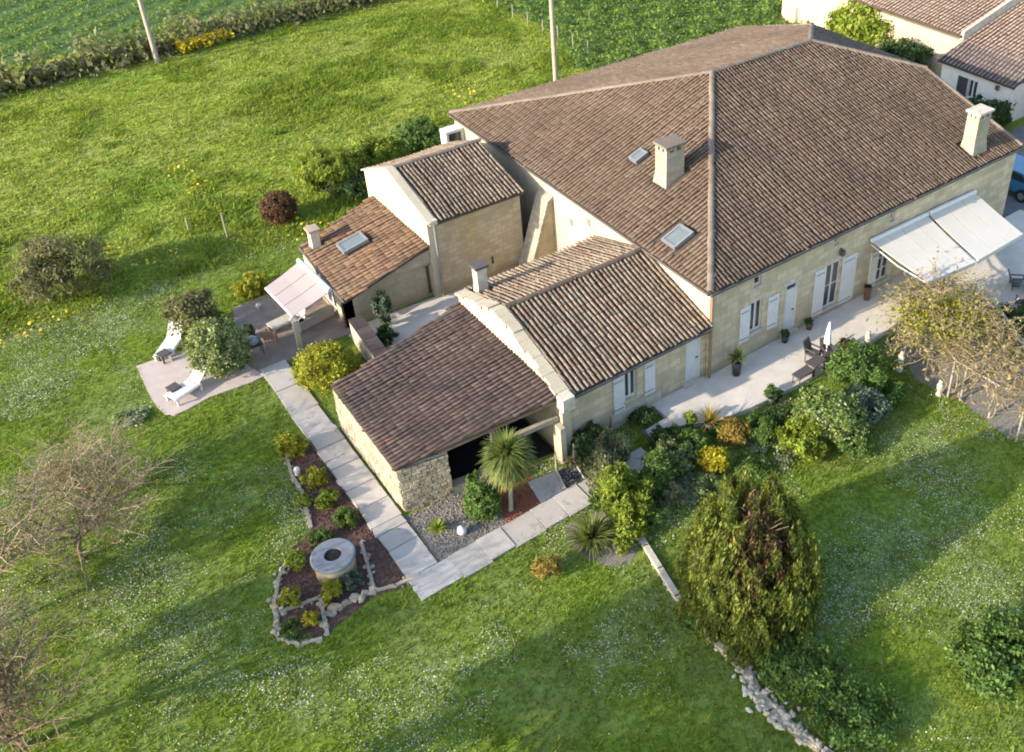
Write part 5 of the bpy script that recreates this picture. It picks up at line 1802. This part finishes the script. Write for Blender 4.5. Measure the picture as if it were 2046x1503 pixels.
kw_ = stone_line("low_kerb_wall", "thin pale kerb wall climbing from the mulch bed towards the conifer", "kerb", lk, 0.13, 'paleststone', 0.10)
core = MB()
for a, b in zip(lk, lk[1:]):
    dv_ = unit(b - a)
    sv_ = np.array([-dv_[1], dv_[0], 0]) * 0.09
    core.prism([a - sv_, b - sv_ + dv_ * 0.04, b + sv_ + dv_ * 0.04, a + sv_], (0, 0, 0.16))
core.build("wall_core", 'palestone', kw_)

# ------------------------------------------------------------------ small things of the beds
MB().lathe([(0.0, 0.0), (0.12, 0.02), (0.15, 0.13), (0.13, 0.24), (0.0, 0.3)], S(924, 1066), 14).build("garden_ball", 'white')
tag(bpy.data.objects["garden_ball"], "white stone egg lying in the grey gravel bed", "ornament")
tag(MB().lathe([(0.0, 0.0), (0.06, 0.01), (0.07, 0.07), (0.0, 0.13)], S(990, 1036), 10).build("garden_light", 'white'), "tiny white garden light at the edge of red gravel", "light")
tag(MB().lathe([(0.0, 0.0), (0.1, 0.0), (0.1, 0.3), (0.06, 0.36), (0.0, 0.38)], S(596, 950), 12).build("garden_ornament", 'white'), "small white ornament standing in the left planting bed", "ornament")

gt = thing("grate_frame", S(1135, 960), "dark slatted grate framed by pale rails beside the slab path", "grate")
ga, gb, gc, gd = S(1112, 942, 0.08), S(1148, 925, 0.08), S(1168, 958, 0.08), S(1130, 978, 0.08)
for i in range(9):
    t0, t1 = i / 9 + 0.01, (i + 1) / 9 - 0.01
    MB().prism([ga + (gd - ga) * t0, gb + (gc - gb) * t0, gb + (gc - gb) * t1, ga + (gd - ga) * t1], (0, 0, -0.05)).build("slat", 'potdark', gt)
for a, b in ((ga, gd), (gb, gc)):
    MB().tube(a + (0, 0, 0.05), b + (0, 0, 0.05), 0.035, n=6).build("rail", 'palestone', gt)
for a in (ga, gb):
    MB().tube(a * (1, 1, 0), a * (1, 1, 0) + (0, 0, 0.95), 0.03, n=6).build("post", 'palewood', gt)

# ------------------------------------------------------------------ pots, parasol, furniture
def pot(label, p, r, h, mat, plant=None, z=TERR_Z, square=False):
    p = np.array([p[0], p[1], z])
    t = thing("plant_pot", p, label, "plant pot")
    MB().lathe([(0.0, 0.0), (r * 0.72, 0.0), (r, h), (r * 0.86, h), (r * 0.84, h - 0.05), (0.0, h - 0.05)], p, 4 if square else 18, not square).build("pot", mat, t)
    MB().lathe([(0.0, h - 0.03), (r * 0.82, h - 0.045)], p, 12).build("soil", 'dark', t)
    if plant == 'palm':
        strap_leaves(p + (0, 0, h + 0.15), 90, 0.5, 0.045, 'lf_palm', t, "plant", (-0.3, 1.4), 1.1, 4)
        MB().tube(p + (0, 0, h - 0.05), p + (0, 0, h + 0.2), 0.05).build("stem", 'bark', t)
    elif plant == 'spike':
        strap_leaves(p + (0, 0, h), 70, 0.75, 0.04, 'lf_orange', t, "plant", (0.3, 1.5), 0.6, 4)
    elif plant == 'ball':
        P_, nr_ = blob(900, [((0, 0, 0.2), (0.22, 0.22, 0.22))], 20, 0.25, -0.8, 0.3)
        fast_mesh("plant", leaf_quads(P_ + p + (0, 0, h), nr_, 0.07, 1.6, 0.6), 4, 'lf_lime', t)
    elif plant == 'small':
        P_, nr_ = blob(420, [((0, 0, 0.1), (0.17, 0.17, 0.16))], 14, 0.3, -0.6, 0.4)
        fast_mesh("plant", leaf_quads(P_ + p + (0, 0, h), nr_, 0.06, 1.6, 0.6), 4, 'lf_dark', t)
    return t


T = lambda px, py: at(px, py, TERR_Z)
pot("tall charcoal pot with a bushy palm by the first shuttered window", T(1471, 748), 0.2, 0.62, 'potdark', 'palm')
pot("small black pot beside the front door", (3.72, -0.28), 0.15, 0.32, 'potdark', 'small')
pot("small brown pot between the front door and the tall french window", (5.05, -0.28), 0.14, 0.28, 'potbrown', 'small')
pot("tall brown square pot without a plant beside the open french shutter", T(1731, 598), 0.21, 0.66, 'potbrown', None, square=True)
pot("dark pot with a straw-coloured spiky plant at the low end of the terrace", T(1418, 858), 0.2, 0.34, 'potdark', 'spike')
pot("small pot with a clipped green ball near the two stone steps", T(1379, 852), 0.15, 0.24, 'potdark', 'ball')
pot("pot with a leafy green bush on the terrace's outer edge", T(1541, 806), 0.16, 0.3, 'potdark', 'small')

# closed parasol
up_ = T(1649, 720)
pr = thing("parasol", up_, "closed white parasol standing on the terrace", "parasol")
MB().tube(up_, up_ + (0, 0, 1.75), 0.025, n=8).build("pole", 'white', pr)
MB().lathe([(0.0, 0.0), (0.2, 0.0), (0.22, 0.06), (0.04, 0.1)], up_, 14).build("base", 'concrete', pr)
cn = MB()
for k in range(8):
    a0, a1, am = k * math.pi / 4, (k + 1) * math.pi / 4, (k + 0.5) * math.pi / 4
    ring = []
    for r, z in ((0.02, 1.82), (0.075, 1.45), (0.12, 0.85)):
        ring += [(up_[0] + r * math.cos(a0), up_[1] + r * math.sin(a0), up_[2] + z), (up_[0] + r * 1.25 * math.cos(am), up_[1] + r * 1.25 * math.sin(am), up_[2] + z), (up_[0] + r * math.cos(a1), up_[1] + r * math.sin(a1), up_[2] + z)]
    cn.add(ring, [[0, 3, 4, 1], [1, 4, 5, 2], [3, 6, 7, 4], [4, 7, 8, 5]])
cn.build("canopy", 'white', pr)


def chair(name, label, cat, p, rz, mat, z=0.0, w=0.5, arms=True, group=None):
    t = thing(name, (p[0], p[1], z), label, cat, group, rz)
    bl = lambda m_, n_, k=mat: m_.build(n_, k, t, False)
    bl(MB().box((-w / 2, -w / 2, 0.38), (w / 2, w / 2, 0.44)), "seat")
    bl(MB().prism([(-w / 2, w / 2 - 0.05, 0.44), (w / 2, w / 2 - 0.05, 0.44), (w / 2, w / 2 + 0.1, 0.88), (-w / 2, w / 2 + 0.1, 0.88)], (0, 0.05, 0)), "backrest")
    for x in (-w / 2 + 0.03, w / 2 - 0.03):
        for y in (-w / 2 + 0.03, w / 2 - 0.03):
            bl(MB().tube((x, y, 0), (x, y, 0.38), 0.022, n=6), "leg")
        if arms:
            bl(MB().box((x - 0.03, -w / 2, 0.6), (x + 0.03, w / 2, 0.64)).tube((x, -w / 2 + 0.04, 0.44), (x, -w / 2 + 0.04, 0.6), 0.02), "armrest")
    return t


def table(name, label, p, w, d, h, rz, top, leg, z=0.0, round_=False):
    t = thing(name, (p[0], p[1], z), label, "table", None, rz)
    if round_:
        MB().lathe([(0.0, h), (w / 2, h), (w / 2, h - 0.04), (0.0, h - 0.04)], (0, 0, 0), 24).build("table_top", top, t, False)
        MB().tube((0, 0, 0), (0, 0, h - 0.04), 0.05, n=8).lathe([(0, 0.0), (0.22, 0.0), (0.2, 0.04), (0.05, 0.06)], (0, 0, 0), 14).build("leg", leg, t, False)
    else:
        MB().box((-w / 2, -d / 2, h - 0.05), (w / 2, d / 2, h)).build("table_top", top, t, False)
        for x in (-w / 2 + 0.05, w / 2 - 0.05):
            for y in (-d / 2 + 0.05, d / 2 - 0.05):
                MB().box((x - 0.03, y - 0.03, 0), (x + 0.03, y + 0.03, h - 0.05)).build("leg", leg, t, False)
    return t


# dark rattan set on the terrace
table("garden_table", "low dark rattan table at the terrace edge among the rattan seats", T(1628, 742), 0.7, 0.45, 0.5, 0.1, 'rattan', 'rattan', TERR_Z)
chair("garden_chair", "dark rattan armchair nearest the closed parasol", "chair", T(1652, 722), -0.4, 'rattan', TERR_Z, 0.45)
chair("garden_chair", "dark rattan armchair behind the rattan table, facing the lawn", "chair", T(1622, 722), 0.25, 'rattan', TERR_Z, 0.45)
bn = thing("bench", (*T(1603, 760)[:2], TERR_Z), "low dark bench at the lower end of the rattan seats", "bench", None, 0.05)
MB().box((-0.4, -0.2, 0.34), (0.4, 0.2, 0.4)).build("seat", 'rattan', bn, False)
for x in (-0.35, 0.35):
    for y in (-0.16, 0.16):
        MB().tube((x, y, 0), (x, y, 0.34), 0.02).build("leg", 'gutter', bn, False)

# statues and stone ornaments at the vine corner
def statue(label, p, h, z, lantern=False):
    p = np.array([p[0], p[1], z])
    t = thing("statue", p, label, "statue")
    MB().lathe([(0.0, 0.0), (0.13, 0.0), (0.12, 0.08), (0.085, 0.1), (0.085, h * 0.45), (0.12, h * 0.48), (0.12, h * 0.54), (0.0, h * 0.54)], p, 12).build("pedestal", 'palestone', t)
    MB().lathe([(0.0, 0.0), (0.10, 0.02), (0.13, h * 0.14), (0.09, h * 0.24), (0.05, h * 0.28), (0.085, h * 0.35), (0.08, h * 0.42), (0.0, h * 0.47)], p + (0, 0, h * 0.54), 14).build("figure", 'palestone', t)
    return t


statue("white carved figure on a pedestal at the terrace edge by the red shrub", T(1731, 697), 0.85, TERR_Z)
statue("pinkish stone figure under the edge of the tangled vine", S(1797, 742), 0.95, 0)
statue("white round-headed stone ornament at the lawn's far corner", S(1875, 790), 0.7, 0)
pot("dark urn beside the stone figure under the vine", S(1775, 690), 0.16, 0.4, 'potdark', 'small', 0.0)

# terrace of the low annex
DZ = 0.04
tb = table("garden_table", "small table with a pale cloth top on the brown terrace", S(568, 668), 0.95, 0.6, 0.6, 0.15, 'palestone', 'wood', DZ)
chair("garden_chair", "pale plastic armchair at the near end of the small terrace table", "chair", S(545, 690), 2.6, 'terracotta', DZ, 0.42)
chair("garden_chair", "white armchair on the far side of the small terrace table", "chair", S(600, 660), -1.0, 'white', DZ, 0.42)
tag(MB().lathe([(0.0, 0.0), (0.14, 0.0), (0.16, 0.3), (0.0, 0.3)], (*S(552, 656)[:2], DZ), 12).build("planter", 'potdark'), "small dark planter beside the pale-topped table", "plant pot")
bq = thing("barbecue", (*S(512, 710)[:2], DZ), "black covered barbecue beside the pale green shrub", "barbecue")
p = np.array([*S(512, 710)[:2], DZ])
MB().box(p + (-0.3, -0.2, 0.45), p + (0.3, 0.2, 0.6)).build("body", 'potdark', bq)
MB().lathe([(0.24, 0.0), (0.23, 0.12), (0.12, 0.24), (0.0, 0.26)], p + (0, 0, 0.6), 16).build("lid", 'metalgrey', bq)
for x in (-0.26, 0.26):
    for y in (-0.16, 0.16):
        MB().tube(p + (x, y, 0), p + (x, y, 0.45), 0.02).build("leg", 'gutter', bq)
gl = np.array([*S(518, 617)[:2], DZ])
tag(MB().lathe([(0.0, 0.0), (0.09, 0.02), (0.11, 0.12), (0.07, 0.2), (0.0, 0.22)], gl, 14).build("globe_light", 'white'), "white globe light on the dark end of the brown terrace", "light")
tub = np.array([*S(505, 690)[:2], DZ])
pt2 = pot("large dark tub beside the barbecue", S(500, 678), 0.28, 0.4, 'potdark', 'small', DZ)
lp = thing("pillar", (*ao[0][:2], 0), "short cream pillar under the corner of the pinkish awning", "pillar")
MB().box(np.array([*ao[0][:2], 0]) + (-0.09, -0.09, 0), np.array([*ao[0][:2], 0]) + (0.09, 0.09, 1.38)).build("shaft", 'cream', lp)
lw_ = [np.array([*S(590, 668)[:2], 0]), np.array([*S(668, 628)[:2], 0])]
tw_ = thing("low_wall", lw_[0], "low pinkish wall edging the brown terrace below the awning", "wall")
dv = unit(lw_[1] - lw_[0])
sv = np.array([-dv[1], dv[0], 0]) * 0.08
MB().prism([lw_[0] - sv, lw_[1] - sv, lw_[1] + sv, lw_[0] + sv], (0, 0, 0.42)).build("wall_body", 'patio', tw_)
MB().prism([lw_[0] - sv * 1.5 + (0, 0, 0.42), lw_[1] - sv * 1.5 + (0, 0, 0.42), lw_[1] + sv * 1.5 + (0, 0, 0.42), lw_[0] + sv * 1.5 + (0, 0, 0.42)], (0, 0, 0.06)).build("coping", 'cream', tw_)


def lounger(label, p, rz):
    t = thing("sun_lounger", (p[0], p[1], 0.05), label, "sun lounger", None, rz)
    for k in range(7):
        MB().box((-0.28, -0.75 + k * 0.14, 0.27), (0.28, -0.63 + k * 0.14, 0.30)).build("slat", 'white', t, False)
    for k in range(5):
        y0, z0 = 0.25 + 0.11 * k, 0.29 + 0.10 * k
        MB().prism([(-0.28, y0, z0), (0.28, y0, z0), (0.28, y0 + 0.095, z0 + 0.085), (-0.28, y0 + 0.095, z0 + 0.085)], (0, 0.02, -0.025)).build("slat", 'white', t, False)
    for x in (-0.3, 0.3):
        MB().box((x - 0.025, -0.8, 0.23), (x + 0.025, 0.35, 0.28)).build("rail", 'white', t, False)
        for y in (-0.7, 0.3):
            MB().box((x - 0.03, y - 0.03, 0), (x + 0.03, y + 0.03, 0.23)).build("leg", 'white', t, False)
    return t


lounger("white sun lounger with raised back at the patio's grassy edge", S(345, 700), -0.7)
lounger("white sun lounger near the patio's kerb below the shrubs", S(380, 785), -1.2)
for k, (px, py) in enumerate(((332, 722), (352, 790))):
    table("side_table", ("small dark side table before the lounger at the grassy edge", "small dark side table before the lounger near the kerb")[k], S(px, py), 0.4, 0.4, 0.36, 0.3, 'rattan', 'rattan', 0.05)
st = S(362, 800)
for k, (px, py) in enumerate(((345, 812), (362, 818))):
    pass

# ------------------------------------------------------------------ vine pergola on the right
pg = thing("pergola", S(1950, 780), "weathered pole pergola carrying a tangled bare vine", "pergola")
PH = 1.75
posts_px = [(1893, 795), (1918, 800), (1975, 835), (2030, 882), (1830, 690), (1990, 705), (2040, 780), (1800, 650), (1935, 640)]
PP_ = [S(*q) for q in posts_px]
for q in PP_:
    MB().tube(q, q + (0.03, 0.02, PH), 0.04, 0.035, 7).build("post", 'palewood', pg)
for a, b in ((0, 4), (4, 7), (0, 3), (5, 6), (8, 5), (7, 8), (2, 5), (3, 6), (4, 5), (1, 2)):
    MB().tube(PP_[a] + (0, 0, PH), PP_[b] + (0, 0, PH + 0.04), 0.04, 0.035, 7).build("beam", 'palewood', pg)
for px, py in ((1960, 590), (2010, 640)):
    pass
vi = thing("climbing_vine", S(1945, 740), "tan bare-branched vine tangled over the pole pergola, budding yellow", "vine")
vb = MB()
r1 = random.Random(4)
tips = []
hullp = [tuple(at(px, py, PH + 0.1)[:2]) for px, py in ((1790, 600), (1850, 560), (1920, 552), (1960, 590), (2000, 640), (2060, 700), (2080, 850), (2010, 800), (1930, 740), (1890, 700), (1850, 720), (1810, 660))]
hp = np.array(hullp)
lo_, hi_ = hp.min(0), hp.max(0)
cnt = 0
while cnt < 760:
    x, y = lo_ + (hi_ - lo_) * rng.random(2)
    if not in_poly(np.array([x]), np.array([y]), hullp)[0]:
        continue
    cnt += 1
    p = np.array([x, y, PH + 0.05 + 0.2 * rng.random()])
    d = unit(np.array([rng.normal(), rng.normal(), 0.35 * rng.normal()]))
    for s in range(5):
        d = unit(d + 0.35 * rng.normal(size=3) * (1, 1, 0.6))
        q = p + d * 0.26
        q[2] = max(q[2], 0.9)
        vb.tube(p, q, 0.017 - 0.0025 * s, 0.015 - 0.0025 * s, 3, caps=False)
        p = q
        tips.append(p)
for q in (PP_[0], PP_[1], PP_[2], PP_[5], PP_[4]):
    for k in range(2):
        p = q + (0.1 * rng.normal(), 0.1 * rng.normal(), 0)
        for s in range(7):
            p2 = p + np.array([0.13 * rng.normal(), 0.13 * rng.normal(), PH / 7])
            vb.tube(p, p2, 0.028, 0.024, 5, caps=False)
            p = p2
vb.build("branches", 'twig', vi)
tp = np.array(tips)
P = tp[rng.integers(0, len(tp), 6500)] + rng.normal(size=(6500, 3)) * 0.07
fast_mesh("bud_leaves", leaf_quads(P, rng.normal(size=P.shape), 0.085, 2.4, 0.3), 4, 'lf_tan', vi)
left_ = np.array([*at(1880, 640, PH)[:2]])
P = np.stack([left_[0] + 0.9 * rng.normal(size=3800), left_[1] + 0.75 * rng.normal(size=3800), PH + 0.1 + 0.25 * rng.random(3800)], 1)
fast_mesh("leaves", leaf_quads(P, np.tile([0, 0, 1.0], (3800, 1)), 0.09, 2.4, 0.3), 4, 'lf_yelgreen', vi)

# ------------------------------------------------------------------ the yard beyond
chair("garden_chair", "dark-framed chair with pale cushion in the yard, beyond the vine", "chair", S(2030, 582), 0.8, 'potdark', 0.02, 0.6)
chair("garden_chair", "dark-framed chair nearest the hedge plant in the yard", "chair", S(2042, 625), 2.4, 'potdark', 0.02, 0.6)
table("garden_table", "glass-topped round table between the dark-framed chairs", S(2052, 600), 0.9, 0.9, 0.7, 0, 'skyglass', 'potdark', 0.02, True)
ct = thing("car", (21.4, 1.9, 0), "blue car parked on the grey yard behind the farmhouse corner", "car")
cp = np.array([21.4, 1.9, 0.0])
side_ = [(-1.9, 0.35), (1.9, 0.35), (1.95, 0.75), (1.2, 0.9), (0.6, 1.4), (-1.0, 1.42), (-1.7, 0.95), (-1.95, 0.8)]
MB().prism([cp + (-0.8, y, z) for y, z in side_], (1.6, 0, 0)).build("body", 'blue', ct)
for x in (-0.815, 0.805):
    MB().prism([cp + (x, y, z) for y, z in ((-1.4, 0.98), (-0.95, 1.34), (0.5, 1.33), (0.95, 0.96))], (0.01, 0, 0)).build("side_window", 'glass', ct)
MB().prism([cp + (-0.7, 1.17, 0.93), cp + (0.7, 1.17, 0.93), cp + (0.65, 0.66, 1.37), cp + (-0.65, 0.66, 1.37)], (0, 0.03, 0.03)).build("windscreen", 'glass', ct)
MB().prism([cp + (-0.7, -1.66, 1.0), cp + (0.7, -1.66, 1.0), cp + (0.65, -1.06, 1.40), cp + (-0.65, -1.06, 1.40)], (0, -0.03, 0.03)).build("rear_window", 'glass', ct)
for x in (-0.82, 0.82):
    for y in (-1.2, 1.2):
        w_ = MB().tube(cp + (x - 0.1, y, 0.32), cp + (x + 0.1, y, 0.32), 0.32, n=18).build("wheel", 'rubber', ct)
        MB().tube(cp + (x - 0.108, y, 0.32), cp + (x + 0.108, y, 0.32), 0.18, n=14).build("rim", 'metalgrey', w_)
for x in (-0.6, 0.6):
    MB().box(cp + (x - 0.15, 1.93, 0.6), cp + (x + 0.15, 1.97, 0.72)).build("headlight", 'white', ct)
ky = thing("kerb_rail", S(1960, 620), "pale low rail edging the yard beside the vine", "rail")
MB().tube(S(1958, 622, 0.25), S(2050, 690, 0.25), 0.05, n=6).build("rail", 'white', ky)
for t0 in (0.02, 0.5, 0.98):
    p = S(1958, 622) * (1 - t0) + S(2050, 690) * t0
    MB().tube(p, p + (0, 0, 0.25), 0.04, n=6).build("post", 'white', ky)

# ------------------------------------------------------------------ poles and posts in the meadow
for px, py, tx, lb in ((316, 127, 0, "pale wooden utility pole in front of the yellow-flowered hedgerow"), (1111, 170, 0, "pale wooden utility pole rising behind the farmhouse's back eave")):
    b_ = S(px, py)
    t = thing("utility_pole", b_, lb, "utility pole")
    MB().tube(b_, b_ + (0, 0, 8.0), 0.16, 0.12, 9).build("shaft", 'palewood', t)
    MB().box(b_ + (-0.9, -0.06, 7.5), b_ + (0.9, 0.06, 7.62)).build("cross_arm", 'palewood', t)
    for k in (-0.7, 0, 0.7):
        MB().lathe([(0.0, 0.0), (0.05, 0.0), (0.06, 0.1), (0.0, 0.16)], b_ + (k, 0, 7.62), 8).build("insulator", 'white', t)
for px, py, h, lb in ((455, 475, 1.3, "thin pale sapling stake nearest the purple-red bush"), (378, 462, 0.7, "short stake in the shade strip of the meadow")):
    b_ = S(px, py)
    t = thing("stake", b_, lb, "stake")
    MB().tube(b_, b_ + (0, 0, h), 0.045, 0.035, 6).build("shaft", 'palewood', t)
for i in range(14):
    px, py = 965 + i * 30, 5 + i * 14.8
    if py > 118:
        break
    b_ = S(px, py)
    t = thing("fence_post", b_, "thin wooden post in the line between the meadow and the bramble field", "fence post", "posts along the bramble field")
    MB().tube(b_, b_ + (0, 0, 0.9), 0.035, 0.03, 6).build("shaft", 'palewood', t)
